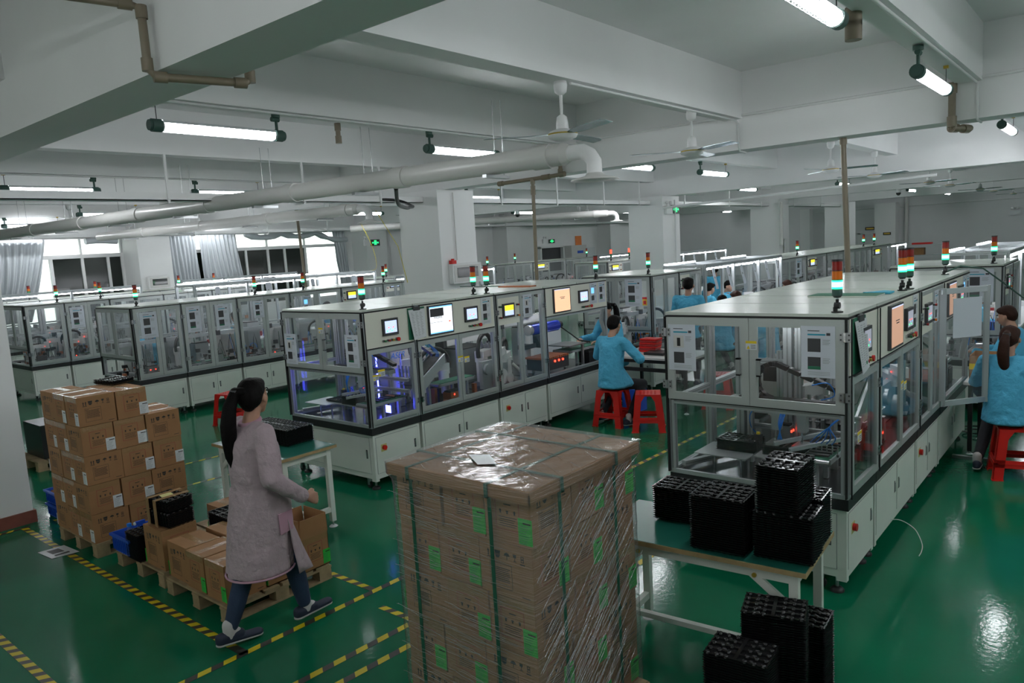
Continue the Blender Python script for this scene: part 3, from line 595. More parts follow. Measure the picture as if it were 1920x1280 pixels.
def screen(root, P, u0, u1, z0, z1, d, m, name='touch_screen', kind=0):
    mb = MB(); b = .022 if name == 'touch_screen' else .014
    fbox(mb, P, u0, u1, z0, z1, d, d+.025, 'dark'); s = mb.build(name, root); w = u1-u0; h = z1-z0
    mb = MB(); fbox(mb, P, u0+b, u1-b, z0+b*1.2, z1-b, d+.025, d+.026, m)
    q = d+.026
    if kind == 1:      # measuring software: dark trace window over white
        fbox(mb, P, u0+b+.005, u0+w*.6, z0+h*.62, z1-b-.02, q, q+.001, 'dark'); fbox(mb, P, u0+b, u1-b, z1-b-.012, z1-b, q, q+.001, 'scrblue'); fbox(mb, P, u0+b, u1-b, z0+b*1.2, z0+b*1.2+.012, q, q+.001, 'scrblue')
        for k in range(7): fbox(mb, P, u0+w*(.2+.05*k), u0+w*(.22+.05*k), z0+h*(.56-.01*(k*5 % 4)), z0+h*.64, q, q+.0012, 'dark')
        fbox(mb, P, u0+b, u0+w*.55, z0+h*.42, z0+h*.43, q, q+.001, 'dark'); fbox(mb, P, u0+w*.8, u0+w*.87, z0+h*.38, z0+h*.43, q, q+.001, 'rled')
    elif kind == 2:    # orange page
        fbox(mb, P, u0+w*.35, u0+w*.65, z0+h*.62, z0+h*.64, q, q+.001, 'dark'); fbox(mb, P, u0+w*.4, u0+w*.62, z0+h*.56, z0+h*.585, q, q+.001, 'dark'); fbox(mb, P, u0+b, u1-b, z1-b-.008, z1-b, q, q+.001, 'scrb')
    elif kind == 3:    # small panel with yellow header
        fbox(mb, P, u0+b, u1-b, z0+h*.5, z1-b, q, q+.001, 'scry')
        for k in range(4): fbox(mb, P, u0+w*(.2+.16*k), u0+w*(.3+.16*k), z0+h*.28, z0+h*.38, q, q+.001, 'scrb')
    else:
        for k in range(6): fbox(mb, P, u0+w*(.22+.1*k), u0+w*(.28+.1*k), z0+h*(.24+.1*((k*5) % 3)), z0+h*(.3+.1*((k*5) % 3)), q, q+.001, ('gled', 'rled', 'scrblue')[k % 3])
    mb.build('display', s)
def button(root, P, u, z, d, m, r=.011, mush=False):
    a = P(u, z, d); b = P(u, z, d+.03); mb = MB().cyl(a, P(u, z, d+.012), r*1.25, 'steel', n=12).cyl(a, b, r*.9, 'dark', n=10).cyl(b, P(u, z, d+.045), r*(1.6 if mush else 1), m, n=14)
    mb.build('push_button', root)
def glassdoor(root, P, u0, u1, z0, z1, d, fw=.05, hinge=None, pane='glass', handle=None, name='glass_door'):
    mb = MB()
    fbox(mb, P, u0, u1, z0, z0+fw, d, d+.02, 'frm'); fbox(mb, P, u0, u1, z1-fw, z1, d, d+.02, 'frm')
    fbox(mb, P, u0, u0+fw, z0+fw, z1-fw, d, d+.02, 'frm'); fbox(mb, P, u1-fw, u1, z0+fw, z1-fw, d, d+.02, 'frm')
    g = mb.build(name, root)
    mb = MB(); fbox(mb, P, u0+fw, u1-fw, z0+fw, z1-fw, d+.006, d+.010, pane); mb.build('pane', g)
    if hinge is not None:
        for zz in (z0+(z1-z0)*.18, z0+(z1-z0)*.82):
            mb = MB(); fbox(mb, P, hinge-.035, hinge+.035, zz-.03, zz+.03, d+.02, d+.026, 'steel'); fbox(mb, P, hinge-.006, hinge+.006, zz-.03, zz+.03, d+.026, d+.034, 'chrome')
            for uu in (-.024, .024):
                for z2 in (-.015, .015): fbox(mb, P, hinge+uu-.005, hinge+uu+.005, zz+z2-.005, zz+z2+.005, d+.026, d+.028, 'dark')
            mb.build('hinge', g)
    if handle is not None:
        mb = MB(); zz = z0+(z1-z0)*.45
        fbox(mb, P, handle-.014, handle+.014, zz-.06, zz+.06, d+.035, d+.045, 'alud'); fbox(mb, P, handle-.014, handle+.014, zz-.06, zz-.05, d+.018, d+.045, 'dark'); fbox(mb, P, handle-.014, handle+.014, zz+.05, zz+.06, d+.018, d+.045, 'dark'); mb.build('handle', g)
    return g
def warn(root, P, u, z, d, s=1, tri=True):
    mb = MB(); fbox(mb, P, u, u+.075*s, z, z+.06*s, d, d+.002, 'papw'); fbox(mb, P, u, u+.075*s, z+.043*s, z+.06*s, d+.002, d+.003, 'ylab')
    a = P(u+.006*s, z+.006*s, d+.003); b = P(u+.03*s, z+.006*s, d+.003); c = P(u+.018*s, z+.03*s, d+.003); mb.add([a,b,c], [(0,1,2)], 'ylab')
    for k in range(3): fbox(mb, P, u+.035*s, u+.068*s, z+(.01+.01*k)*s, z+(.013+.01*k)*s, d+.002, d+.003, 'dark')
    mb.build('warning_label', root)
# ---- equipment inside the machines (each a part of its machine)
def cable_chain(root, c, r, a0, a1, w=.05, tail=None, plane='xz'):
    pts = arc(c, r, a0, a1, 18, plane)
    if tail: pts = pts + [pts[-1].lerp(Vector(tail), k/6) for k in range(1, 7)]
    mb = MB()
    for i in range(len(pts)-1):
        a, b = pts[i], pts[i+1]; mb.bar(a, a.lerp(b, .86), w, .032, 'black')
    mb.build('cable_chain', root)
def air_tubes(root, lines, m='tubeb', r=.004):
    mb = MB()
    for l in lines:
        pts = [Vector(p) for p in l]; out = []
        for i in range(len(pts)-1):
            p0 = pts[max(i-1,0)]; p1 = pts[i]; p2 = pts[i+1]; p3 = pts[min(i+2,len(pts)-1)]
            for k in range(5):
                t = k/5; out.append(.5*((2*p1)+(p2-p0)*t+(2*p0-5*p1+4*p2-p3)*t*t+(3*p1-p0-3*p2+p3)*t**3))
        mb.tube(out+[pts[-1]], r, m, 6)
    mb.build('air_tube', root)
def conveyor(root, a, b, w, z, m='belt'):
    a = Vector((*a, z)); b = Vector((*b, z)) if len(b) == 2 else Vector(b); mb = MB(); mb.bar(a, b, w, .03, 'alu'); d = (b-a).normalized()
    for e in (a, b): 
        s = d.cross(Vector((0,0,1))).normalized(); mb.cyl(e-s*w/2, e+s*w/2, .022, 'steel', n=12)
    n = int((b-a).length/.4)+1
    for k in range(n+1):
        p = a.lerp(b, (k+.2)/(n+.4)); mb.box(p.x-.015, p.y-.015, .66, p.x+.015, p.y+.015, p.z-.01, 'alu')
    c = mb.build('conveyor', root); q = MB(); q.bar(a+Vector((0,0,.018)), b+Vector((0,0,.018)), w*.86, .008, m); q.build('belt', c)
def robot(root, x, y, z=.66, a=0, s=1.0, m='white'):
    R = Matrix.Translation((x, y, z)) @ Matrix.Rotation(a, 4, 'Z') @ Matrix.Scale(s, 4)
    mb = MB(); mb.T = R
    mb.box(-.07,-.07,0,.07,.07,.04,'alud').cyl((0,0,.04),(0,0,.24),.055,m,n=18).cyl((0,0,.24),(0,0,.28),.065,m,n=18)
    mb.prism([(-.05,-.05,.28),(.05,-.05,.28),(.045,.26,.28),(-.045,.26,.28)],(0,0,.07),m).cyl((0,.25,.26),(0,.25,.40),.05,m,n=18).cyl((0,.25,.40),(0,.25,.42),.04,'dark',n=18)
    mb.prism([(-.04,.25,.36),(.04,.25,.36),(.03,.46,.36),(-.03,.46,.36)],(0,0,.08),m).cyl((0,.45,.12),(0,.45,.5),.012,'chrome',n=10).box(-.03,.42,.10,.03,.48,.14,'dark')
    o = mb.build('robot_arm', root)
    q = MB(); q.T = R; q.tube(arc((0,.1,.34), .17, -.3, PI+.3, 14, 'yz'), .022, 'black', 8); q.build('cable_loop', o)
    q = MB(); q.T = R; q.box(.045,.2,.3,.052,.21,.31,'rled').box(.045,.3,.38,.052,.31,.39,'rled'); q.build('status_led', o)
def cylinders(root, x, y, z, n=3, dx=.06):
    mb = MB()
    mb.box(x-.03, y-.03, .66, x+.03, y+.03, z, 'alu').box(x-.04, y-.02, z, x+dx*n, y+.02, z+.04, 'alu')
    for k in range(n):
        X = x+dx*k+.03; mb.cyl((X,y-.03,z-.04),(X,y-.03,z+.08),.014,'steel',n=10).cyl((X,y-.03,z-.12),(X,y-.03,z-.04),.005,'chrome',n=8).box(X-.018,y-.045,z-.13,X+.018,y-.015,z-.12,'alud')
    mb.build('air_cylinder', root)
def block(root, x0, y0, z0, x1, y1, z1, m, name='feeder_unit', leds=None):
    mb = MB().box(x0,y0,z0,x1,y1,z1,m).box(x0+.01,y0+.01,z1,x1-.01,y1-.01,z1+.015,'dark'); o = mb.build(name, root)
    if leds:
        q = MB()
        for k in range(leds): q.cyl((x1,y0+(y1-y0)*(k+.5)/leds,z0+(z1-z0)*.7),(x1+.006,y0+(y1-y0)*(k+.5)/leds,z0+(z1-z0)*.7),.009,'rled',n=8)
        q.build('status_led', o)
    return o
def axis(root, a, b, w=.09, h=.06, m='alu'):
    mb = MB().bar(a, b, w, h, m); a = Vector(a); b = Vector(b); d = (b-a).normalized(); mb.bar(a+Vector((0,0,h/2)), b+Vector((0,0,h/2)), w*.3, .01, 'chrome'); mb.bar(a-d*.06, a, w*1.1, h*1.4, 'dark'); c = a.lerp(b, .4); mb.cb(c+Vector((0,0,h*.7)), (w*1.3,.12,.05) if abs(d.y) > .5 else (.12,w*1.3,.05), 'steel'); mb.build('linear_axis', root)
def stuffing(root, x0, x1, y0, y1, seed):
    """fixtures, motors and wiring on the worktop of a machine"""
    rnd = random.Random(seed); L = y1-y0
    n = max(1, round(L/.55))
    for k in range(n):
        yy = y0 + L*(k+.5)/n
        if rnd.random() < .62: robot(root, x1-.38-rnd.random()*.25, yy-.1, .66, rnd.choice((0, -.6, .7, 3.4, 2.5)), rnd.uniform(.95, 1.15))
        else: cylinders(root, x1-.5, yy, rnd.uniform(.9, 1.05), 3)
        block(root, x1-.22, yy-.18, .66, x1-.12, yy-.02, .66+rnd.uniform(.08,.2), rnd.choice(('alud','steel','dark')), leds=rnd.choice((None,2)))
        block(root, x0+.12, yy-.1, .66, x0+.4, yy+.15, .66+rnd.uniform(.3,.6), rnd.choice(('papw','alu','pvc','white')), 'drive_cabinet')
    conveyor(root, (x1-.3, y0+.05), (x1-.3, y1-.05), .14, .74, rnd.choice(('belt','black','black')))
    axis(root, (x0+.5, y0+.06, 1.16), (x0+.5, y1-.06, 1.16))
    mb = MB()
    for k in range(int(L*45)):       # small fittings
        x = rnd.uniform(x0+.15, x1-.1); y = rnd.uniform(y0+.06, y1-.08); z = .66+rnd.random()**2*.28; s = rnd.uniform(.012,.035)
        mb.box(x-s, y-s*rnd.uniform(.5,1.5), z-s, x+s, y+s, z+s*rnd.uniform(.5,1.8), rnd.choice(('alu','steel','dark','black','copper','alud','black','orange' if rnd.random()<.2 else 'dark')))
        if rnd.random() < .4: mb.cyl((x,y,.655),(x,y,z),.006,'steel',n=6)
    mb.build('fixture_hardware', root)
    mb = MB()
    for k in range(int(L*9)):
        p = Vector((rnd.uniform(x0+.2,x1-.15), rnd.uniform(y0+.1,y1-.1), .7)); q = p+Vector((rnd.uniform(-.2,.2),rnd.uniform(-.15,.15),0)); q.y = min(max(q.y,y0+.06),y1-.06)
        mid = (p+q)/2+Vector((0,0,rnd.uniform(.12,.5))); mb.tube([p, p.lerp(mid,.6)+Vector((0,0,.05)), mid, q.lerp(mid,.6)+Vector((0,0,.05)), q], .006, rnd.choice(('black','black','tubeb','gpipe')), 6)
    mb.build('wiring', root)
def cab_doors(root, P, u0, u1, n, swi=False, swn=None, hin=True):
    w = (u1-u0)/n
    for k in range(n):
        a = u0+w*k+.018; b = u0+w*(k+1)-.018; mb = MB(); fbox(mb, P, a, b, .175, .545, 0, .004, 'cab'); fbox(mb, P, a-.004, b+.004, .171, .549, -.002, .0005, 'alud'); dr = mb.build('cabinet_door', root)
        if swi and k == (swn or 0):
            c = a+.06; mb = MB(); fbox(mb, P, c, c+.075, .39, .465, .004, .005, 'note'); q = P(c+.037,.43,.005); mb.cyl(q, P(c+.037,.43,.03), .025, 'red', n=14); mb.build('power_switch', dr)
        h = b-.055 if (n == 1 or k % 2 == 0) else a+.03
        mb = MB(); fbox(mb, P, h, h+.024, .33, .42, .004, .005, 'dark'); fbox(mb, P, h+.006, h+.018, .34, .41, .005, .012, 'steel'); mb.build('handle', dr)
def machine(label, x0, x1, y0, y1, zt, kind, south=0, ndoor=2, seed=1, pane='glass', sheets=(), custom=None, towers=(), light=True, swi=None, detail=2, group=None, west=True, hmi=None, pz=1.455):
    root = thing('assembly_machine', (x1, y0, 0), label, 'machine', group)
    E_ = F('e', x1, y0); S_ = F('s', x1, y0); L = y1-y0
    mb = MB().box(x0+.02, y0+.015, .12, x1-.015, y1-.015, .58, 'cab')
    for (a, b) in ((y0+.015, y0+.06), (y1-.06, y1-.015)): mb.box(x1-.08, a, .095, x1-.015, b, .12, 'cab')
    mb.build('cabinet', root)
    cab_doors(root, F('e', x1-.015, y0), y0+.03, y1-.03, ndoor, swi is not None, swi)
    if south: cab_doors(root, F('s', x1, y0+.015), x0+.06, x1-.06, 1)
    for (a, b) in ((x1-.09, y0+.07), (x1-.09, y1-.07)) + (((x0+.1, y0+.07),) if south else ()):
        MB().cyl((a,b,.025),(a,b,.12),.011,'steel',n=10).lathe((a,b,0),[(.045,0),(.045,.012),(.03,.028),(.012,.034),(0,.034)],'black',16).build('levelling_foot', root)
        if south: MB().cyl((a-.10,b-.012,.035),(a-.10,b+.012,.035),.034,'black',n=16).box(a-.115,b-.016,.03,a-.085,b+.016,.11,'steel').build('caster', root)
    MB().box(x0, y0, .58, x1, y1, .652, 'band').box(x0+.03, y0+.03, .652, x1-.03, y1-.03, .655, 'plate').build('worktop', root)
    fr = MB(); zb = .655
    for (a, b) in ((x1-.023, y0+.023), (x0+.023, y0+.023)) : profile(fr, (a,b,zb), (a,b,zt-.03))
    for (a, b) in ((x1-.023, y1-.023), (x0+.023, y1-.023)) : profile(fr, (a,b,zb), (a,b,zt-.03))
    for a in (x1-.023, x0+.023): profile(fr, (a,y0+.045,zt-.05), (a,y1-.045,zt-.05), .04)
    for b in (y0+.023, y1-.023): profile(fr, (x0+.045,b,zt-.05), (x1-.045,b,zt-.05), .04)
    profile(fr, (x1-.023,y0+.045,zb+.02), (x1-.023,y1-.045,zb+.02), .04); profile(fr, (x0+.023,y0+.045,zb+.02), (x0+.023,y1-.045,zb+.02), .04)
    profile(fr, (x0+.023,y0+.045,1.2), (x0+.023,y1-.045,1.2), .04)
    if kind in ('panel', 'open'): profile(fr, (x1-.023,y0+.045,pz-.02), (x1-.023,y1-.045,pz-.02), .035)
    if kind == 'open': profile(fr, (x0+.023, (y0+y1)/2, zb), (x0+.023, (y0+y1)/2, zt-.03), .04)
    fr.build('frame', root)
    rp = MB(); nr = max(1, round(L/.66))
    for k in range(nr): rp.box(x0, y0+L*k/nr+(.008 if k else .001), zt-.02, x1, y0+L*(k+1)/nr-(.008 if k < nr-1 else .001), zt, 'roofp')
    rp.box(x1-.002, y0, zt-.034, x1+.004, y1, zt-.022, 'gask').box(x1+.017, y0-.003, zb+.01, x1+.0245, y0+.006, zt-.03, 'gask').box(x0+.01, y0+.01, zt-.03, x1, y1-.01, zt-.02, 'gask')
    if south: rp.box(x0, y0-.004, zt-.034, x1, y0+.002, zt-.022, 'gask').box(x0-.003, y0-.0245, zb+.01, x0+.008, y0+.002, zt-.03, 'gask').box(x1-.012, y0-.0245, zb+.01, x1-.004, y0+.002, zt-.03, 'gask')
    rp.build('roof_panel', root)
    if light:
        MB().box((x0+x1)/2+.1, y0+L*.2, zt-.06, (x0+x1)/2+.14, y1-L*.2, zt-.045, 'inner').build('light_strip', root)
    if west: MB().box(x0+.018, y0+.05, zb+.03, x0+.022, y1-.05, 1.17, pane).box(x0+.018, y0+.05, 1.23, x0+.022, y1-.05, zt-.08, pane).build('rear_pane', root)
    # ---- east face
    if kind in ('panel', 'open'):
        mb = MB().box(x1-.002, y0+.015, pz, x1+.006, y1-.015, zt-.035, 'pan').box(x1-.01, y0+.01, pz-.012, x1+.002, y1-.01, pz, 'gask'); mb.build('control_panel', root)
    if kind == 'panel':
        nd = 1 if L < .8 else 2; w_ = (L-.03)/nd
        for k in range(nd): glassdoor(root, E_, y0+.015+w_*k, y0+.015+w_*(k+1)-.006, zb+.035, pz-.015, 0, .045, y0+.01 if k == 0 and nd == 2 else (y1-.01 if nd == 1 or k == nd-1 else None), pane)
    elif kind == 'hmi':
        c = y0+L*.47
        g = glassdoor(root, E_, y0+.015, c-.003, zb+.035, zt-.035, 0, .045, y0+.01, pane)
        mb = MB().box(x1-.001, y0+.03, pz, x1+.022, c-.02, zt-.07, 'pan'); mb.build('control_panel', root)
        glassdoor(root, E_, c+.003, y1-.015, zb+.035, zt-.035, 0, .045, y1-.01, pane)
        screen(root, E_, y0+L*.11, y0+L*.33, pz+.08, pz+.25, .022, 'scrb' if x1 < -5 else 'scrg', kind=3 if x1 < -5 else 0)
        for (u, z, m) in ((.05, .22, 'gdim'), (.05, .09, 'redm'), (.40, .22, 'redm'), (.40, .09, 'orange')): button(root, E_, y0+L*u, pz+z, .022, m)
    elif kind == 'glass':
        n = max(1, round(L/.5)); w_ = (L-.03)/n
        for k in range(n): glassdoor(root, E_, y0+.015+w_*k, y0+.015+w_*(k+1)-.006, zb+.035, zt-.035, 0, .055, (y0+.01 if k % 2 == 0 else None), pane)
    if hmi:
        for (u0, u1, z0, z1, m, k) in hmi: screen(root, E_, y0+u0, y0+u1, z0, z1, .006, m, 'monitor' if z1-z0 > .25 else 'touch_screen', k)
    # ---- south end
    if south:
        zm = 1.215 if south == 1 else .98
        mid = (x0+x1)/2-.0
        glassdoor(root, S_, x0+.015, mid-.002, zm, zt-.035, 0, .055, x0+.012 if south == 1 else None, pane, mid-.07 if south == 1 else None)
        glassdoor(root, S_, mid+.002, x1-.015, zm, zt-.035, 0, .055, x1-.012 if south == 1 else None, pane, mid+.07 if south == 1 else None)
        mb = MB(); profile(mb, (x0+.045,y0+.023,zm-.02), (x1-.045,y0+.023,zm-.02), .04); mb.box(x0+.02,y0-.003,zm-.012,x1-.02,y0+.002,zm-.004,'gask'); mb.box(x0+.02,y0-.002,zb,x1-.02,y0+.02,zb+.03,'alu'); mb.build('cross_rail', root)
        if south == 1: MB().box(x0+.045, y0+.018, zb+.03, x1-.045, y0+.022, zm-.04, 'glass').build('lower_pane', root)
    for (f_, u, z, w2, h2, k) in sheets: sheet(root, E_ if f_ == 'e' else S_, u, z, w2, h2, .021 if f_ == 's' or kind in ('glass', 'hmi') else .008, k, 'papw' if kind == 'panel' and f_ == 'e' else 'paper')
    for (tx, ty, l, s) in towers: tower(root, tx, ty, zt, l, s)
    if custom: custom(root, x0, x1, y0, y1, zt, E_, S_)
    else: stuffing(root, x0, x1, y0, y1, seed)
    return root
# ---------------------------------------------------------------- the two near rows share one design
def tray_lift(root, x0, x1, y0, y1, vglow):
    # two lifting plates, vertical profiles, gantry with suction heads, green belt
    for (a, b) in ((x0+.16, x0+.56), (x0+.56, x0+.93)):
        MB().box(a, y0+.07 if a < x0+.3 else y0+.17, .80, b-.01, y0+.40, .807, 'alu').cyl((a+.1,y0+.2,.655),(a+.1,y0+.2,.8),.009,'chrome').cyl((b-.1,y0+.2,.655),(b-.1,y0+.2,.8),.009,'chrome').cyl((b-.1,y0+.34,.655),(b-.1,y0+.34,.8),.009,'chrome').build('lift_plate', root)
    mb = MB()
    for x in (x0+.34, x0+.70): profile(mb, (x, y0+.52, .655), (x, y0+.52, 1.80), .06); profile(mb, (x+.07, y0+.52, .655), (x+.07, y0+.52, 1.8), .04)
    for x in (x0+.60, x0+.98): profile(mb, (x, y0+.62, .655), (x, y0+.62, 1.5), .04)
    for z in (.92, 1.04, 1.42): profile(mb, (x0+.3, y0+.6, z), (x1-.08, y0+.6, z), .035)
    profile(mb, (x0+.06, y0+.1, .70), (x0+.3, y0+.62, .70), .04)
    mb.build('gantry_frame', root)
    MB().box(x0+.33, y0+.33, 1.145, x1-.06, y0+.42, 1.19, 'alud').box(x0+.40, y0+.325, 1.155, x0+.46, y0+.33, 1.17, 'rled').box(x0+.40, y0+.33, 1.19, x1-.06, y0+.40, 1.20, 'black').build('cross_beam', root)
    cable_chain(root, (x0+.62, y0+.45, 1.30), .13, PI*1.45, PI*.45, .05, (x1-.08, y0+.45, 1.22))
    mb = MB()
    for x in (x0+.68, x0+.86): mb.box(x-.03,y0+.3,.98,x+.03,y0+.36,1.15,'alu').cyl((x,y0+.3,.90),(x,y0+.3,.98),.008,'chrome').box(x-.045,y0+.22,.885,x+.045,y0+.38,.9,'steel')
    for k in range(6):
        mb.cyl((x0+.93+.035*k,y0+.28,.86),(x0+.93+.035*k,y0+.28,.92),.005,'steel',n=6).cyl((x0+.93+.035*k,y0+.28,.845),(x0+.93+.035*k,y0+.28,.86),.009,'dark',n=8)
    mb.bar((x0+.72,y0+.16,.92),(x0+.98,y0+.44,.96),.025,.025,'alu').bar((x0+.84,y0+.12,.90),(x0+1.1,y0+.40,.94),.025,.025,'alu').build('suction_head', root)
    air_tubes(root, [[(x0+.74+.01*k, y0+.26, 1.14), (x0+.73+.008*k, y0+.22, 1.05), (x0+.745-.01*k, y0+.24, .93)] for k in range(4)]
        + [[(x1-.1, y0+.2, 1.14), (x1-.16, y0+.16, 1.08), (x0+1.0+.03*k, y0+.18, 1.0), (x0+.93+.035*k, y0+.27, .93)] for k in range(5)]
        + [[(x0+.52, y0+.5, 1.12), (x0+.44, y0+.45, 1.05), (x0+.42, y0+.5, .93), (x0+.48, y0+.52, .86)], [(x0+.9, y0+.4, 1.3), (x0+1.02, y0+.36, 1.33), (x0+1.05, y0+.4, 1.24), (x0+.96, y0+.4, 1.2)]])
    conveyor(root, (x1-.25, y0+.12), (x1-.25, y1-.03), .2, .84)
    mb = MB()
    for k in range(6): mb.cb((x1-.25, y0+.2+.07*k, .871), (.15, .035, .01), 'black')
    mb.cb((x1-.27,y0+.5,.875),(.12,.03,.012),'copper'); mb.build('phone_part', root)
    block(root, x0+.62, y0+.42, .86, x0+.74, y0+.5, .98, 'alud', 'valve_block', 2)
    mb = MB().box(x0+.52, y0+.30, .86, x0+.57, y0+.34, .93, 'dark').cyl((x0+.545,y0+.32,.93),(x0+.545,y0+.32,.945),.014,'ylab'); mb.build('sensor', root)
    if vglow:
        MB().box(x0+.43, y0+.50, .95, x0+.455, y0+.505, 1.42, 'vglow').box(x0+.62, y0+.585, .72, x0+.66, y0+.59, 1.3, 'vglow').box(x0+.80, y0+.585, .72, x0+.82, y0+.59, 1.35, 'vglow').box(x1-.30, y0+.45, .70, x1-.22, y0+.455, .78, 'vglow').build('violet_glow', root)  # glowing strips stand in for violet light caught on the profiles
def near_row(x0, x1, y0, zt, vglow, W_):
    n1, n2, n3, n4 = y0+.665, y0+1.96, y0+2.92, y0+4.42
    def c1(root, x0, x1, a, b, zt, E_, S_):
        tray_lift(root, x0, x1, a, b, vglow)
        screen(root, E_, a+.23, a+.43, 1.56, 1.73, .006, 'scrb' if vglow else 'scrg')
        for k, m in enumerate(('gdim', 'redm', 'gold')): button(root, E_, a+.235+.055*k, 1.51, .006, m)
        button(root, E_, a+.41, 1.51, .006, 'red', .013, True)
        if vglow: clipboard(root, E_, a+.585, 1.475, .23, .33, .012)
        else: clipboard(root, E_, a+.06, 1.46, .26, .35, .012)
        warn(root, S_, (x0+x1)/2-.02, 1.60, .021); warn(root, E_, a+.12, 1.16 if vglow else 1.0, .021, 1.2)
        if vglow: warn(root, E_, a+.05, 1.13, .021, 1.0)
    rows = []
    machine(W_[0], x0, x1, y0, n1, zt, 'panel', 1, 1, 1, sheets=[('s', x0+.03, 1.43 if not vglow else 1.25, .21, .33, 0), ('s', x1-.28, 1.44 if not vglow else 1.27, .21, .33, 1)], custom=c1, towers=[(x1-.09, y0+.09, 'g', 1)], swi=0)
    def c2(root, x0, x1, a, b, zt, E_, S_):
        for k, m in enumerate(('gdim', 'redm', 'gold')): button(root, E_, a+.83+.05*k, 1.51, .006, m)
        button(root, E_, a+.99, 1.51, .006, 'red', .013, True)
        mb = MB(); mb.prism([(x1-.42,a+.15,.95),(x1-.42,a+.6,1.22),(x1-.42,a+.6,1.12),(x1-.42,a+.15,.78)],(.02,0,0),'alud').prism([(x1-.2,a+.15,.95),(x1-.2,a+.6,1.22),(x1-.2,a+.6,1.12),(x1-.2,a+.15,.78)],(.02,0,0),'alu')
        mb.bar((x1-.3,a+.12,.93),(x1-.3,a+.62,1.2),.16,.02,'black'); mb.build('chute', root)
        conveyor(root, (x1-.3, a+.5), (x1-.3, a+1.1), .2, .86); conveyor(root, (x0+.3, a+.1), (x0+.3, a+1.15), .16, .9, 'black')
        robot(root, x1-.45, a+.82, .66, 2.8, 1.15); robot(root, x0+.5, a+.4, .66, .4, 1.1)
        cable_chain(root, (x1-.5, a+.45, 1.27), .09, PI*1.5, PI*.4, .05, (x1-.2, a+.45, 1.22)); axis(root, (x0+.5, a+.1, 1.3), (x0+.5, a+1.2, 1.3), .12, .08)
        block(root, x1-.28, a+.62, .68, x1-.15, a+.85, .76, 'copper', leds=2); block(root, x0+.15, a+.3, .66, x0+.55, a+.9, 1.25, 'pvc', 'drive_cabinet')
        cylinders(root, x1-.55, a+.22, 1.05, 4); warn(root, E_, a+.60, 1.13, .021, 1.1); warn(root, E_, a+.70, 1.11, .021, 1.1)
        air_tubes(root, [[(x1-.5+.03*k, a+.4, 1.3), (x1-.4, a+.5, 1.36), (x1-.3+.02*k, a+.55, 1.24), (x1-.32, a+.6, 1.1)] for k in range(4)])
        mb = MB(); rn = random.Random(5)
        for k in range(40):
            x = rn.uniform(x0+.15,x1-.12); y = rn.uniform(a+.08,b-.1); s = rn.uniform(.012,.035); z = .66+rn.random()*.22; mb.box(x-s,y-s,.66,x+s,y+s,z,rn.choice(('alu','dark','steel','black','alud','copper')))
        mb.build('fixture_hardware', root)
        if vglow:
            t = bpy.data.curves.new('t', 'FONT'); t.body = 'LASER'; t.size = .1; t.shear = .3; to = bpy.data.objects.new('t', t); COL.objects.link(to); bpy.context.view_layer.update()
            me = bpy.data.meshes.new_from_object(to.evaluated_get(bpy.context.evaluated_depsgraph_get())); bpy.data.objects.remove(to)
            me.materials.clear(); me.materials.append(M['tubeb']); me.transform(Matrix.Translation((x0+.561-x1, .28, 1.16)) @ Matrix.Rotation(PI/2, 4, 'Z') @ Matrix.Rotation(PI/2, 4, 'X'))
            o = bpy.data.objects.new('lettering', me); COL.objects.link(o); o.parent = root; WL[o.name] = WL[root.name]
        if not vglow: pass
    scr = ('scrw', 1) if vglow else ('scrod', 2)
    machine(W_[1], x0, x1, n1+.01, n2, zt, 'panel', 0, 2, 2, custom=c2, towers=[((-5.94, 6.41, 'g', 1) if vglow else (x1-.075, 6.55, 'g', 1)), ((-5.85, 6.54, 'g', 1) if vglow else (x1-.055, 6.70, 'g', 1))], sheets=[('e', n2-.24, 1.50, .17, .31, 1)] , hmi=[(.19 if vglow else .26, .56 if vglow else .63, 1.48, 1.80, *scr), (.76, .97, 1.56, 1.73, 'scrb' if vglow else 'scrg', 0)])
    def c3(root, x0, x1, a, b, zt, E_, S_):
        robot(root, x1-.5, a+.25, .66, .3, 1.25); robot(root, x1-.4, a+.62, .66, -2.6, 1.1)
        mb = MB().cyl((x1-.25,a+.3,.78),(x1-.2,a+.3,.78),.1,'white',n=24).cyl((x1-.3,a+.1,.9),(x1-.24,a+.1,.9),.07,'alu',n=24).cyl((x1-.22,a+.42,.74),(x1-.17,a+.42,.74),.06,'white',n=24).box(x1-.34,a+.02,.66,x1-.28,a+.5,1.0,'alu'); mb.build('reel_unit', root)
        axis(root, (x0+.4, a+.05, 1.22), (x0+.4, b-.05, 1.22), .14, .1, 'white'); block(root, x0+.2, a+.2, .66, x0+.6, a+.7, 1.1, 'alud', 'drive_cabinet'); cylinders(root, x1-.7, a+.5, 1.1, 4)
        mb = MB().tube([(x1-.25,a+.55,.9),(x1-.15,a+.6,.8),(x1-.12,a+.66,.7),(x1-.2,a+.7,.67)],.022,'pvc',10); mb.build('suction_hose', root)
    machine(W_[2], x0, x1, n2+.015, n3, zt, 'hmi', 0, 2, 3, custom=c3, sheets=[('e', y0+2.48, 1.5, .18, .28, 0)], swi=0)
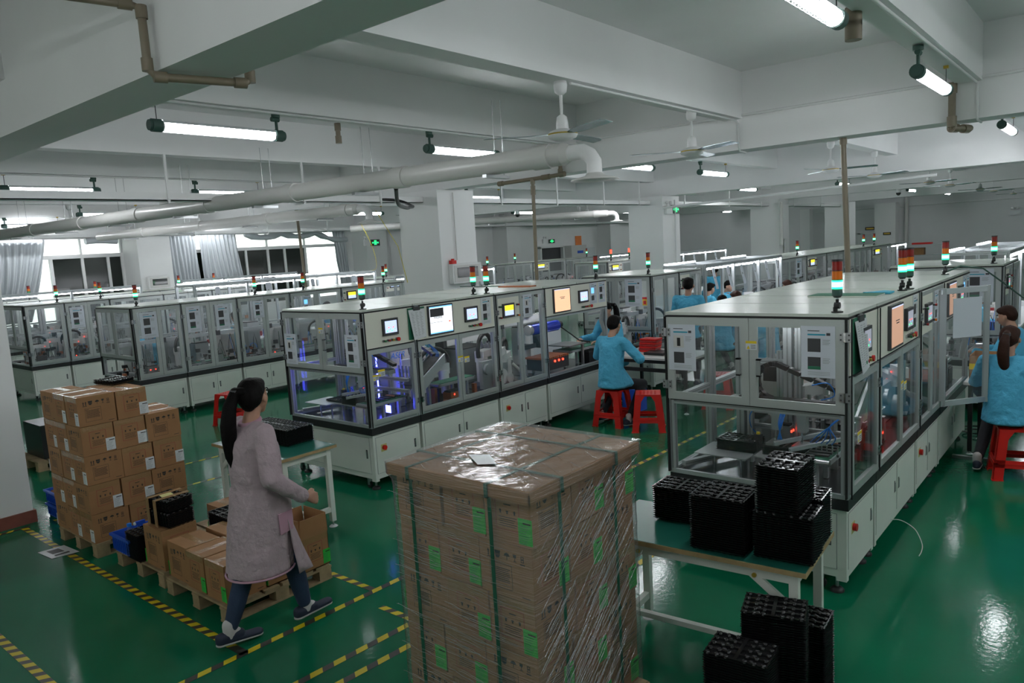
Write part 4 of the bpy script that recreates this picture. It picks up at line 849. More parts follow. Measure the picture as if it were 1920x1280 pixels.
    def c4(root, x0, x1, a, b, zt, E_, S_):
        for k, m in enumerate(('gdim', 'redm', 'redm', 'gold')): button(root, E_, a+.84+.045*k, 1.50, .006, m)
        button(root, E_, a+1.03, 1.50, .006, 'red', .013, True)
        mb = MB().cyl((x1-.45,a+.25,1.24),(x1-.45,a+.85,1.24),.075,'laser',n=24).cyl((x1-.45,a+.85,1.24),(x1-.45,a+.95,1.24),.045,'black',n=18).cyl((x1-.45,a+.19,1.24),(x1-.45,a+.25,1.24),.07,'alu',n=18); mb.build('laser_head', root)
        mb = MB().box(x1-.5,a+.2,.66,x1-.42,a+.26,1.2,'white').prism([(x1-.5,a+.28,1.16),(x1-.5,a+.46,1.16),(x1-.5,a+.50,.98),(x1-.5,a+.40,.98)],(.12,0,0),'dark').box(x1-.52,a+.05,1.0,x1-.4,a+.3,1.06,'black'); mb.build('laser_stand', root)
        axis(root, (x0+.5, a+.1, 1.34), (x0+.5, b-.1, 1.34), .16, .1, 'white')
        mb = MB().box(x1-.42,a+.1,.72,x1-.1,a+.62,.87,'dark')
        for k in range(12): mb.box(x1-.43,a+.08+.045*k,.87,x1-.08,a+.105+.045*k,.895,'copper')
        q = mb.build('copper_fixture', root)
        m2 = MB()
        for k in range(3): m2.cyl((x1-.1,a+.3+.09*k,.83),(x1-.09,a+.3+.09*k,.83),.016,'rled',n=10)
        m2.build('status_led', q)
        block(root, x1-.3, a+1.15, .66, x1-.12, a+1.35, .82, 'black'); block(root, x0+.2, a+.7, .66, x0+.6, b-.1, 1.2, 'papw', 'drive_cabinet'); conveyor(root, (x1-.3, a+.75), (x1-.3, b-.05), .3, .88)
        MB().box(x1-.5, a+.68, .96, x1-.12, a+1.1, .975, 'steel').box(x1-.14,a+.98,.66,x1-.11,a+1.01,.96,'steel').build('work_shelf', root)
        MB().tube([(x1-.45,a+.92,1.22),(x1-.35,a+1.0,1.12),(x1-.25,a+1.1,1.0),(x1-.2,a+1.3,.95)], .01, 'black').tube([(x1-.03,a+1.42,1.45),(x1-.06,a+1.40,1.25),(x1-.02,a+1.42,1.1),(x1-.05,a+1.42,.9)], .03, 'alud').build('wiring', root)
    sh4 = [('e', n4-.42, 1.50, .40, .31, 2)] if vglow else [('e', n4-.42, 1.50, .16, .30, 1)]
    machine(W_[3], x0, x1, n3+.015, n4, zt, 'open', 0, 2, 4, custom=c4, sheets=[('e', n4-.44, 1.52, .18, .29, 2), ('e', n4-.23, 1.52, .18, .29, 1)], hmi=[(.18, .55, 1.48, 1.80, 'scro' if vglow else 'scrod', 2), (.76, .98, 1.56, 1.73, 'scrb' if vglow else 'scrg', 0)], towers=[(x1-.1, n4-.1 if vglow else n4-.75, 'g', 1)])
near_row(-7.15, -5.78, 4.61, 1.845, True, ['front machine of the middle row with violet glow and glass end doors', 'second machine of the middle row with the large white monitor and clipboard', 'third machine of the middle row with the small yellow touch panel', 'open machine of the middle row with orange monitor and blue laser tube'])
near_row(-2.58, -1.33, 4.80, 1.845, False, ['big front right machine with glass end doors facing the tray table', 'second machine of the right row with orange monitor on its side', 'third machine of the right row with its glass door swung open', 'fourth machine of the right row, beyond the open glass door'])
# swung-open door belonging to the third right machine
r3 = [o for o in bpy.data.objects if o.get('label', '').startswith('third machine of the right')][0]
def odoor():
    mb = MB(); a = Vector((-1.30, 7.55, 0)); d = Vector((.62, .78, 0)).normalized()*.5
    def q(t, z): return a+d*t+Vector((0,0,z))
    for (z0, z1) in ((.70, .75), (1.72, 1.78)): mb.bar(q(0, (z0+z1)/2), q(1, (z0+z1)/2), .025, .05, 'alu')
    for t in (.04, .96): mb.bar(q(t, .7), q(t, 1.78), .05, .025, 'alu')
    g = mb.build('open_door', r3)
    m2 = MB(); m2.bar(q(.08, 1.235), q(.92, 1.235), .004, .97, 'glassh'); m2.build('pane', g)
    m2 = MB(); m2.bar(q(.25, 1.5), q(.85, 1.5), .006, .36, 'paper'); m2.build('notice_sheet', g)
odoor()
# ---------------------------------------------------------------- rows farther left and farther back
def row(x0, x1, ys, zt, label, kinds, south=2, seed=10, tw={}, pane='glassh', sh={}, grp=None, west=True, lits={}):
    for i in range(len(ys)-1):
        L = ys[i+1]-ys[i]; k = kinds[i % len(kinds)]
        lab = label[i]
        sheets = sh.get(i, [])
        machine(lab, x0, x1, ys[i]+.005, ys[i+1]-.005, zt, k, south if i == 0 else 0, 2 if L > .9 else 1, seed+i, pane, sheets=sheets,
                towers=[(x1-.12, y, lits.get(i, 'g'), 1) for y in tw.get(i, [])], west=west, light=True)
row(-13.05, -11.75, [4.95, 5.72, 6.70, 7.75, 8.90, 9.95, 11.0], 1.80,
    ['glass machine behind the carton stack with clipboard on its side, front of its row', 'second glass machine of the row behind the carton stack', 'third glass machine of the row, left of the violet lit machine', 'glass machine showing behind the violet lit machine', 'glass machine behind the middle row with orange button panel', 'last machine of the row, beside the big grey column'],
    ['glass', 'glass', 'glass', 'glass', 'hmi', 'glass'], 2, 20, {0: [5.1], 2: [7.15], 3: [8.15], 5: [10.1]},
    sh={0: [('e', 5.06, 1.30, .26, .40, 3)], 1: [('e', 5.80, 1.30, .24, .42, 1), ('e', 6.30, 1.28, .24, .42, 1)], 2: [('e', 7.0, 1.4, .2, .3, 1)], 3: [('e', 8.0, 1.4, .2, .3, 2)]})
row(-17.2, -15.9, [4.77, 5.46, 6.3, 7.4, 8.5, 9.6], 1.82,
    ['glass machine at far left beside the white column', 'second glass machine from the far left column', 'third glass machine of the far left row, top seen over the nearer row', 'fourth glass machine of the far left row', 'fifth glass machine of the far left row'],
    ['glass'], 2, 40, {0: [5.4], 1: [6.2]}, sh={1: [('e', 5.55, 1.3, .25, .4, 1)]})
row(-20.6, -19.5, [4.9, 6.2, 7.6, 9.0, 10.3, 11.6], 1.80,
    ['long cabinet machine just below the window curtain, nearest', 'machine under the dark window panes', 'machine in front of the left window\'s last pane', 'machine in front of the column with the white box', 'machine below the gathered curtains'],
    ['glass'], 2, 60, {0: [6.05], 1: [7.5], 3: [9.6], 4: [10.6]}, lits={0: 'x', 1: 'x'})
row(-15.2, -14.1, [12.0, 13.4, 14.8, 16.2], 1.80,
    ['machine at the foot of the bright window', 'machine right of the bright window', 'machine under the window side exit sign'], ['hmi', 'glass'], 2, 70, {0: [12.2], 1: [14.5], 2: [16.0]})
row(-6.85, -5.6, [10.0, 10.88, 11.7], 1.83,
    ['machine behind the seated worker with red and yellow poster and small touch panel', 'narrow glass machine beside the standing worker'], ['glass', 'hmi'], 2, 80, {0: [10.15]},
    sh={0: [('s', -6.05, 1.35, .3, .42, 1)]})
row(-6.85, -5.6, [15.35, 17.0, 18.4, 20.2, 22.4, 24.6], 1.80,
    ['brightly lit glass machine at the end of the long lit bench', 'machine with small touch panel beyond the lit bench', 'glass machine behind the brown drop pipe', 'far machine right of the brown drop pipe', 'farthest machine of the middle row'], ['glass', 'hmi', 'glass'], 2, 90, {0: [16.8], 3: [22.1], 4: [23.2]}, sh={0: [('e', 16.3, 1.35, .35, .4, 1)]})
row(-2.4, -1.17, [10.5, 11.25, 12.0], 1.83,
    ['machine facing us at the right with a big notice sheet on its glass', 'machine behind the right machine with the big notice sheet'], ['hmi', 'glass'], 2, 110, {0: [10.7]},
    sh={0: [('s', -1.60, 1.38, .34, .4, 1)]})
row(-12.3, -11.2, [17.6, 19.2, 20.8], 1.8, ['far machine with lit interior left of the exit sign column', 'far machine behind the brown drop pipe at centre'], ['hmi', 'glass'], 2, 120, {0: [18.0, 19.0], 1: [20.5]}, lits={0: 'r'})
row(-17.4, -16.2, [18.6, 20.6, 22.6, 24.6], 1.8, ['far machine right of the big grey column', 'far machine below the distant hatch', 'far machine under the distant notice board'], ['glass', 'hmi'], 2, 130, {0: [19.8], 2: [24.2]})

r_ = [o for o in bpy.data.objects if o.get('label', '').startswith('machine behind the seated worker')][0]
q_ = MB().box(-6.30, 10.80, 1.28, -5.98, 10.805, 1.42, 'ylab').box(-6.30, 10.797, 1.385, -5.98, 10.80, 1.42, 'red')
for k in range(4): q_.box(-6.27+.07*k, 10.797, 1.30, -6.22+.07*k, 10.80, 1.36, 'red')
q_.build('warning_poster', r_)
# ================================================================== lit assembly benches
def led_bench(x, y0, y1, z, label, w_=.75, papers=0, post=1.3, table=True, seed=1, top=True):
    rnd = random.Random(seed); root = thing('assembly_bench', (x, y0, 0), label, 'workbench')
    mb = MB(); n = max(1, round((y1-y0)/post))
    for k in range(n+1):
        y = y0+(y1-y0)*k/n
        profile(mb, (x, y, 0), (x, y, z), .05); profile(mb, (x-w_, y, 0), (x-w_, y, z if top else .75), .05)
        if top: profile(mb, (x-w_, y, z), (x, y, z), .04)
    profile(mb, (x, y0, z), (x, y1, z), .05)
    if top: profile(mb, (x-w_, y0, z), (x-w_, y1, z), .05)
    mb.build('frame', root)
    if table: MB().box(x-w_, y0, .72, x+.05, y1, .75, 'papw').build('table_top', root)
    for k in range(n):
        a = y0+(y1-y0)*(k+.03)/n; b = y0+(y1-y0)*(k+.97)/n
        MB().box(x-.04, a, z-.07, x+.02, b, z-.045, 'strip').build('light_tube', root)
        if top and k % 2 == 0: MB().box(x-w_-.03, a, z+.03, x-w_+.03, b, z+.05, 'strip').build('light_tube', root)
    for k in range(papers):
        y = y0+(y1-y0)*(k+.35)/papers; mb = MB(); pts = [(x+.04+.07*math.sin(t*1.7)*t, z-.05-.36*t) for t in (0, .25, .5, .75, 1)]; wd = rnd.uniform(.09,.14)
        for i in range(4):
            (xa, za), (xb, zb_) = pts[i], pts[i+1]
            mb.prism([(xa, y, za), (xa, y+wd, za), (xb, y+wd, zb_), (xb, y, zb_)], (.002, 0, 0), 'paper')
            None if i != 1 else mb.prism([(xa+.003, y+.03, za-.02), (xa+.003, y+.07, za-.02), (xb+.003, y+.07, zb_), (xb+.003, y+.03, zb_)], (.001, 0, 0), 'alud')
        mb.build('hanging_sheet', root)
    mb = MB()
    for k in range(int((y1-y0)*4)):
        yy = rnd.uniform(y0+.1, y1-.1); xx = rnd.uniform(x-w_+.1, x-.1); s = rnd.uniform(.03,.08); mb.box(xx-s, yy-s, .75, xx+s, yy+s, .75+rnd.uniform(.03,.22), rnd.choice(('dark','papw','crate','black','pvc','redm')))
    if table: mb.build('work_fixture', root)
    return root
led_bench(-5.55, 11.75, 15.3, 1.86, 'long bench with lit tubes and curled hanging papers beside the seated workers', papers=6, seed=3)
led_bench(-9.8, 18.0, 22.3, 1.92, 'distant lit bench right of the exit sign column', papers=3, seed=4, top=False)
led_bench(-12.4, 12.2, 14.2, 1.9, 'lit bench right of the grey column with hanging papers', papers=2, seed=5)
led_bench(-12.6, 11.05, 12.1, 1.85, 'short lit bench behind the grey column', seed=6, top=False, w_=.3)
led_bench(-19.05, 9.4, 12.9, 1.99, 'lit bench under the right half of the windows', seed=7, top=False, table=False, w_=.35)
led_bench(-14.3, 7.3, 11.9, 1.97, 'long lit bench between the two left machine rows', papers=4, seed=8)
led_bench(-19.2, 5.2, 8.4, 1.95, 'lit bench under the dark panes of the left window', seed=9, top=False, table=False, w_=.2)
led_bench(-14.2, 21.8, 24.6, 1.88, 'distant lit bench left of the exit sign column', papers=3, seed=10, top=False)
led_bench(-1.30, 12.1, 16.5, 1.90, 'lit bench running off the right edge, near line of tubes', papers=0, seed=11)
led_bench(-1.0, 10.4, 12.0, 1.86, 'lit bench behind the worker at the right edge', papers=0, seed=12, w_=.0001, top=False, table=False) if 0 else None
led_bench(-5.7, 24.8, 27.0, 1.75, 'small lit bench at the far end of the middle row', seed=13, top=False)
# benches at the end of the near machines
def work_table(name, x0, x1, y0, y1, z, label, top='papw', legs=None, m='white', edge=None):
    root = thing(name, (x0, y0, 0), label, 'table')
    mb = MB().box(x0, y0, z-.028, x1, y1, z, edge or top); mb.box(x0+.006, y0+.006, z, x1-.006, y1-.006, z+.002, top); mb.build('table_top', root)
    for (a, b) in ((x0+.06, y0+.05), (x1-.06, y0+.05), (x0+.06, y1-.05), (x1-.06, y1-.05)):
        MB().box(a-.02, b-.02, .03, a+.02, b+.02, z-.028, m).cyl((a, b, .012), (a, b, .035), .008, 'steel').cyl((a, b, 0), (a, b, .012), .035, 'papw', r2=.02, n=16).build('leg', root)
    mb = MB().box(x0+.06, y0+.035, z-.08, x1-.06, y0+.06, z-.028, m).box(x0+.06, y1-.06, z-.08, x1-.06, y1-.035, z-.028, m).box(x0+.045, y0+.06, z-.08, x0+.07, y1-.06, z-.028, m).box(x1-.07, y0+.06, z-.08, x1-.045, y1-.06, z-.028, m); mb.build('apron', root)
    return root
root = work_table('work_table', -5.70, -4.48, 8.9, 9.75, .75, 'grey-topped work table with black legs beside the seated man', 'pvc', m='black')
MB().box(-5.5, 8.93, .55, -4.55, 8.96, .6, 'black').build('rail', root)
root = work_table('work_table', -1.27, -.45, 8.55, 9.3, .75, 'grey table at right edge with an open carton on it', 'pvc', m='black')
t = thing('desk_cabinet', (-1.22, 8.6, .3), 'white drawer unit below the grey table at the right edge', 'cabinet') if 0 else None
# ================================================================== green topped tables with wooden edge
def green_table(x0, y0, L, D, rz, label):
    z = .745; root = thing('steel_table', (x0, y0, 0), label, 'table')
    root.rotation_euler.z = rz
    keep = WL[root.name]; o = Vector((x0, y0, 0))
    def B(*a): 
        mb = MB(); mb.T = Matrix.Translation(o); return mb
    mb = B().box(0, 0, z-.026, L, D, z-.001, 'wood'); mb.build('edge_band', root)
    mb = B().box(.004, .004, z-.001, L-.004, D-.004, z+.001, 'tabtop'); mb.build('table_top', root)
    for a in (.07, L-.07):
        for b in (.06, D-.06):
            B().box(a-.022, b-.022, .05, a+.022, b+.022, z-.026, 'cab').cyl((a,b,.01),(a,b,.05),.008,'steel').cyl((a,b,0),(a,b,.014),.04,'papw',r2=.02,n=18).build('leg', root)
        B().box(a-.018, .08, .14, a+.018, D-.08, .18, 'cab').build('end_rail', root)
    B().box(.05, .04, z-.086, L-.05, .065, z-.026, 'cab').box(.05, D-.065, z-.086, L-.05, D-.04, z-.026, 'cab').box(.05, .065, z-.086, .075, D-.065, z-.026, 'cab').box(L-.075, .065, z-.086, L-.05, D-.065, z-.026, 'cab').build('apron', root)
    B().box(.07, D/2-.018, .145, L-.07, D/2+.018, .175, 'cab').build('long_rail', root)
    for s, a in ((1, .07), (-1, L-.07)):
        B().prism([(a+s*.02, .042, z-.24),(a+s*.02, .042, z-.19),(a+s*.17, .042, z-.075),(a+s*.22, .042, z-.086)], (0,.02,0), 'cab').cyl((a+s*.19,.03,z-.075),(a+s*.19,.042,z-.075),.012,'gold',n=10).build('brace', root)
    return root
green_table(-6.46, 3.29, 1.13, .56, 0, 'green-topped white steel table with wood edging beside the walking person')
green_table(-2.30, 3.345, 1.16, .60, math.radians(4.5), 'green-topped steel table loaded with tall black tray stacks')
# ================================================================== cartons
def icons(mb, P, W_, H_):
    s = H_/.25; z0 = H_*.70; h = .034*s
    def R(u0, u1, a, b): fbox(mb, P, u0, u1, a, b, 0, .0006, 'ink')
    def poly(pts): mb.poly([P(u, z, .0007) for u, z in pts], 'ink')
    u = W_*.17
    for d in (0, .018): R(u+d-.003, u+d+.003, z0, z0+h*.7); poly([(u+d-.007, z0+h*.62), (u+d+.007, z0+h*.62), (u+d, z0+h)])
    R(u-.008, u+.026, z0-.007, z0-.003)
    u = W_*.35; poly([(u-.014,z0+h*.5),(u+.014,z0+h*.5),(u+.017,z0+h),(u-.017,z0+h)]); poly([(u-.017,z0+h*.45),(u-.006,z0),(u+.006,z0),(u+.017,z0+h*.45)])
    u = W_*.53; poly([(u-.017,z0+h*.5),(u+.017,z0+h*.5),(u+.011,z0+h*.85),(u,z0+h),(u-.011,z0+h*.85)]); R(u-.0015, u+.0015, z0, z0+h*.5)
    u = W_*.68; poly([(u-.008,z0+h*.55),(u+.008,z0+h*.55),(u+.01,z0+h),(u-.01,z0+h)]); R(u-.0015,u+.0015,z0+.003,z0+h*.55); R(u-.008,u+.008,z0,z0+.003)
    u = W_*.82
    for zz in (z0+h*.15, z0+h*.58):
        R(u-.008,u-.005,zz,zz+h*.4); R(u+.005,u+.008,zz,zz+h*.4); R(u-.008,u+.008,zz,zz+.003); R(u-.008,u+.008,zz+h*.4-.003,zz+h*.4)
    R(u-.013, u+.013, z0-.007, z0-.002)
    a, b, c, d = W_*.19, W_*.61, H_*.14, H_*.60
    for q in ((a,b,c,c+.0018),(a,b,d-.0018,d),(a,a+.0018,c,d),(b-.0018,b,c,d)): R(*q)
    R(a+.004, a+.03, d-.012, d-.009)
    for k in range(9): 
        zz = d-.022-k*.0085
        if zz > c+.025: R(a+.008, b-.01-.012*((k*3) % 4)/4, zz, zz+.0032)
    R(W_*.78, W_*.93, H_*.07, H_*.085)
def redside(mb, P, W_, H_):
    def R(u0, u1, a, b, m='ink'): fbox(mb, P, u0, u1, a, b, 0, .0006, m)
    a, b, c, d = W_*.24, W_*.76, H_*.24, H_*.80
    for q in ((a,b,c,c+.0025),(a,b,d-.0025,d),(a,a+.0025,c,d),(b-.0025,b,c,d)): R(*q, 'inkred')
    for k, u in enumerate((.35, .5, .66)):
        u *= W_; R(u-.004, u+.004, H_*.54, H_*.585); mb.poly([P(u-.009,H_*.585,.0007),P(u+.009,H_*.585,.0007),P(u,H_*.62,.0007)] if k != 1 else [P(u-.007,H_*.575,.0007),P(u+.007,H_*.575,.0007),P(u+.007,H_*.60,.0007),P(u-.007,H_*.60,.0007)], 'ink')
    R(W_*.43, W_*.58, H_*.70, H_*.72)
    for k in range(5): R(W_*(.31+.02*(k % 2)), W_*(.70-.03*(k % 3)), H_*(.47-.04*k), H_*(.482-.04*k))
    fbox(mb, P, W_*.03, W_*.97, H_-.045, H_, .0, .0004, 'tape')
def carton_proto(labm, labw, opened=False, L=.295, W_=.252, H_=.245, flaps=False):
    t = thing('cardboard_box', (0,0,0), 'x', 'box')
    mb = MB(); w2 = W_/2; l2 = L/2
    if not opened: mb.box(-w2, -l2, 0, w2, l2, H_, 'carton')
    else:
        for q in ((-w2,-l2,0,w2,l2,.006), (-w2,-l2,0,-w2+.005,l2,H_), (w2-.005,-l2,0,w2,l2,H_), (-w2,-l2,0,w2,-l2+.005,H_), (-w2,l2-.005,0,w2,l2,H_)): mb.box(*q, 'carton')
    zo = H_ if not opened else .245
    icons(mb, lambda u, z, d=0: Vector((w2+d, -l2+u, z)), L, zo); icons(mb, lambda u, z, d=0: Vector((-w2-d, l2-u, z)), L, zo)
    redside(mb, lambda u, z, d=0: Vector((-w2+u, -l2-d, z)), W_, zo); redside(mb, lambda u, z, d=0: Vector((w2-u, l2+d, z)), W_, zo)
    mb.build('carton_body', t)
    if not opened:
        MB().box(-.027, -l2-.0008, H_, .027, l2+.0008, H_+.0008, 'tape').box(-w2, -l2, H_, w2, -l2+.016, H_+.0006, 'tape').box(-w2, l2-.016, H_, w2, l2, H_+.0006, 'tape').build('packing_tape', t)
    elif flaps:
        for s, a in ((1, 0), (-1, PI)):
            m2 = MB(); m2.prism([(s*w2, -l2, H_), (s*w2, l2, H_), (s*(w2+.0), l2-.01, H_+.14), (s*(w2+.0), -l2+.01, H_+.14)], (.004, 0, 0), 'carton'); m2.build('flap', t)
        for s in (1, -1): MB().prism([(-w2, s*l2, H_), (w2, s*l2, H_), (w2-.01, s*l2, H_+.14), (-w2+.01, s*l2, H_+.14)], (0, .004, 0), 'carton').build('flap', t)
    for s in (1, -1):
        m2 = MB(); P = (lambda u, z, d=0: Vector((-w2+u, -l2-d, z))) if s > 0 else (lambda u, z, d=0: Vector((w2-u, l2+d, z)))
        u0 = W_-labw[0]+.006; fbox(m2, P, u0, u0+labw[0], .012+.0, .012+labw[1], .0008, .002, labm)
        for k in range(9):
            zz = labw[1]*(.9-.095*k)
            if k == 0: fbox(m2, P, u0+labw[0]*.35, u0+labw[0]*.92, zz, zz+.007, .002, .0026, 'ink')
            else: fbox(m2, P, u0+.006, u0+labw[0]*(.55+.3*((k*7) % 4)/4), zz, zz+.0022, .002, .0026, 'alud' if labm == 'papw' else 'belt')
        m2.build('shipping_label', t)['label'] = 'white shipping label' if labm == 'papw' else 'bright green shipping label'
    return t
cw = carton_proto('papw', (.075, .105)); cg = carton_proto('glab', (.074, .115))
cl_n = {0: 'bottom', 1: 'second', 2: 'third', 3: 'fourth', 4: 'top'}
def pallet_load(proto, x1, y0, z0, missing, name, grp, rows_missing=()):
    """three by three layers, turned every other layer; x1,y0 is the corner nearest the camera"""
    A, B, H_ = .262, .302, .2485
    for lay in range(5):
        typ = lay % 2 == 0
        for i in range(3):          # along the long face going away (y)
            for j in range(3):      # along the front face going left (-x)
                if i > 0 and j > 0 and not (lay == 4 or (lay == 3 and i == 2)): continue
                if (lay, i, j) in missing: continue
                if typ:     # corner boxes lengthwise in y at i=0, j<2 ; SW box along x
                    if i == 0: rz, dx, dy = (0, A, B) if j < 2 else (PI/2, B, A)
                    else: rz, dx, dy = (PI/2, B, A) if j < 2 else (0, A, B)
                    xs = [0, A, 2*A] if i == 0 else [0, B, 2*B-.04]; ys = [0, B, B+A]
                else:
                    if i < 2: rz, dx, dy = (PI/2, B, A) if j == 0 else (0, A, B)
                    else: rz, dx, dy = (0, A, B)
                    xs = [0, B, B+A]; ys = [0, A, 2*A] if j == 0 else [0, B, 2*B-.04]
                    if i == 2: xs = [0, A, 2*A]
                X = x1-xs[j]-dx/2; Y = y0+ys[i]+dy/2
                if i == 0 and j == 0: pos = 'at the corner edge facing us'
                elif j == 0: pos = ('second from the corner', 'farthest')[i-1]+' on the side face'
                elif i == 0: pos = ('second from the corner', 'leftmost')[j-1]+' on the front face'
                else: pos = 'row %s column %s' % (('two', 'three')[i-1], ('two', 'three')[j-1])
                clone(proto, (X+random.uniform(-.004,.004), Y+random.uniform(-.004,.004), z0+lay*H_), rz+random.uniform(-.012,.012), '%s carton, %s, %s' % (cl_n[lay]+(' layer' if lay < 4 else ''), name, pos), grp)
def pallet(x0, y0, x1, y1, label):
    t = thing('wooden_pallet', (x0, y0, 0), label, 'pallet'); n = 6
    for k in range(n):
        a = y0+(y1-y0)*k/n; MB().box(x0, a+.006, .105, x1, a+(y1-y0)/n-.02, .122, 'pallet').build('deck_board', t)
    for k in range(3):
        xx = x0+(x1-x0-.1)*k/2
        MB().box(xx, y0, .088, xx+.1, y1, .104, 'pallet').box(xx, y0, 0, xx+.1, y1, .014, 'pallet').build('stringer_board', t)
        for j in range(3):
            yy = y0+(y1-y0-.11)*j/2; MB().box(xx+.003, yy+.003, .014, xx+.097, yy+.107, .088, 'pallet').build('block', t)
    return t
pallet(-7.37, 2.25, -6.55, 3.09, 'wooden pallet under the tall stack of white-labelled cartons')
pallet_load(cw, -6.555, 2.245, .124, {(4,2,0),(4,2,1),(4,2,2),(4,1,2),(3,2,2)}, 'white-labelled stack', 'white-labelled cartons in the tall left stack')
pallet(-6.28, 2.30, -5.46, 3.10, 'wooden pallet carrying the blue crate and black trays')
pallet(-5.38, 2.28, -4.52, 3.12, 'light wooden pallet carrying the low green-labelled cartons')
pallet(-2.72, 2.27, -1.84, 3.13, 'wooden pallet under the big film-wrapped carton load')
pallet_load(cg, -1.885, 2.285, .124, {(4,1,1)} if 0 else set(), 'wrapped load', 'green-labelled cartons in the big wrapped load')
# cartons on the low pallets (tall variants)
def tall_carton(x, y, rz, z, h, label, proto_mat='glab', opened=False, flaps=False, L=.295, W_=.252):
    t = carton_proto(proto_mat, (.062, .105) if proto_mat == 'glab' else (.075, .105), opened, L, W_, h, flaps); t.location = (x, y, z); t.rotation_euler.z = rz; t['label'] = label; t['group'] = 'cartons on the low pallets'
tall_carton(-5.62, 2.46, PI/2, .124, .31, 'carton under the black film-wrapped trays, end of the middle pallet', L=.30, W_=.27) 
tall_carton(-5.22, 2.44, PI/2, .124, .27, 'closed carton with black icons at the left front corner of the light pallet')
tall_carton(-4.95, 2.45, 0, .124, .265, 'closed carton with green label, middle of the light pallet\'s front')
tall_carton(-4.68, 2.45, 0, .124, .265, 'closed carton with green label at the near corner of the light pallet')
tall_carton(-5.22, 2.74, PI/2, .124, .27, 'closed carton behind the left front one on the light pallet')
tall_carton(-4.95, 2.76, 0, .124, .25, 'open topped carton in the middle of the light pallet, behind the walker', opened=True)
tall_carton(-4.68, 2.76, 0, .124, .25, 'carton on the light pallet\'s side, hidden by the walker', opened=True)
tall_carton(-5.22, 3.02, PI/2, .124, .27, 'closed carton at the back left of the light pallet', W_=.2)
tall_carton(-4.665, 2.995, PI/2, .124, .25, 'tall open carton with raised flaps at the far corner of the light pallet', opened=True, flaps=True, L=.29, W_=.235)
tall_carton(-5.75, 3.0, PI/2, .124, .27, 'plain carton behind the black trays on the middle pallet', L=.28, W_=.2)
# cartons elsewhere
t = carton_proto('papw', (.075, .105), True, .36, .30, .26); t.location = (-1.08, 8.8, .753); t['label'] = 'open brown carton with yellow tape on the table at the right edge'
MB_ = MB().box(.151, -.18, .12, .153, .18, .18, 'ylab').box(-.15, -.183, .12, .15, -.181, .18, 'ylab'); q = MB_.build('yellow_tape', None); q.parent = t; WL[q.name] = Vector((0,0,0))
t = carton_proto('papw', (.075, .105), False, .35, .3, .32); t.location = (-7.6, 6.2, 0); t['label'] = 'brown carton on the floor behind the violet lit machine'
kill(cw); kill(cg)
# ================================================================== stretch film, lid and straps of the big load
x0, x1, y0, y1, zt = -2.715, -1.872, 2.268, 3.112, 1.372
lid = MB()
lid.box(x0-.02, y0-.02, zt, x1+.02, y1+.02, zt+.008, 'carton')
for q in ((x0-.02,y0-.02,zt-.045,x1+.02,y0-.014,zt),(x0-.02,y1+.014,zt-.045,x1+.02,y1+.02,zt),(x0-.02,y0-.02,zt-.045,x0-.014,y1+.02,zt),(x1+.014,y0-.02,zt-.045,x1+.02,y1+.02,zt)): lid.box(*q, 'carton')
tag(lid.build('pallet_cap', loc=(x0, y0, zt)), 'shallow cardboard tray capping the big wrapped carton load', 'carton cap')
tag(MB().prism([(-2.42,2.50,zt+.0275),(-2.27,2.40,zt+.0275),(-2.20,2.45,zt+.0275),(-2.33,2.55,zt+.0275)],(0,0,.0015),'papw').build('paper_sheet', loc=(-2.4,2.5,zt+.02)), 'small white paper slip on top of the big wrapped load', 'paper')
def strap(axis_, v, label):
    mb = MB(); o = .012; w_ = .010
    if axis_ == 'y':    # lies in a plane of constant x
        for q in ((v-w_,y0-.010,.02,v+w_,y0-.007,1.325),(v-w_,y0-.028,1.322,v+w_,y0-.007,1.326),(v-w_,y0-.028,1.322,v+w_,y0-.025,zt+.012),(v-w_,y1+.008,.02,v+w_,y1+.012,1.325),(v-w_,y1+.008,1.322,v+w_,y1+.028,1.326),(v-w_,y1+.025,1.322,v+w_,y1+.028,zt+.012),(v-w_,y0-.028,zt+.010,v+w_,y1+.028,zt+.013)): mb.box(*q, 'strapg')
    else:
        for q in ((x1+.007,v-w_,.02,x1+.010,v+w_,1.325),(x1+.007,v-w_,1.322,x1+.028,v+w_,1.326),(x1+.025,v-w_,1.322,x1+.028,v+w_,zt+.012),(x0-.010,v-w_,.02,x0-.007,v+w_,1.325),(x0-.028,v-w_,1.322,x0-.007,v+w_,1.326),(x0-.028,v-w_,1.322,x0-.025,v+w_,zt+.012),(x0-.028,v-w_,zt+.0135,x1+.028,v+w_,zt+.0165)): mb.box(*q, 'strapg')
    tag(mb.build('packing_strap', loc=(x0, y0, 0)), label, 'strap')
strap('y', x0+.135, 'green strap down the left of the big load\'s front face')
strap('y', x0+.63, 'green strap down the right of the big load\'s front face')
strap('x', y0+.20, 'green strap down the big load\'s side face, nearer the corner')
strap('x', y0+.64, 'green strap down the big load\'s side face, farther back')
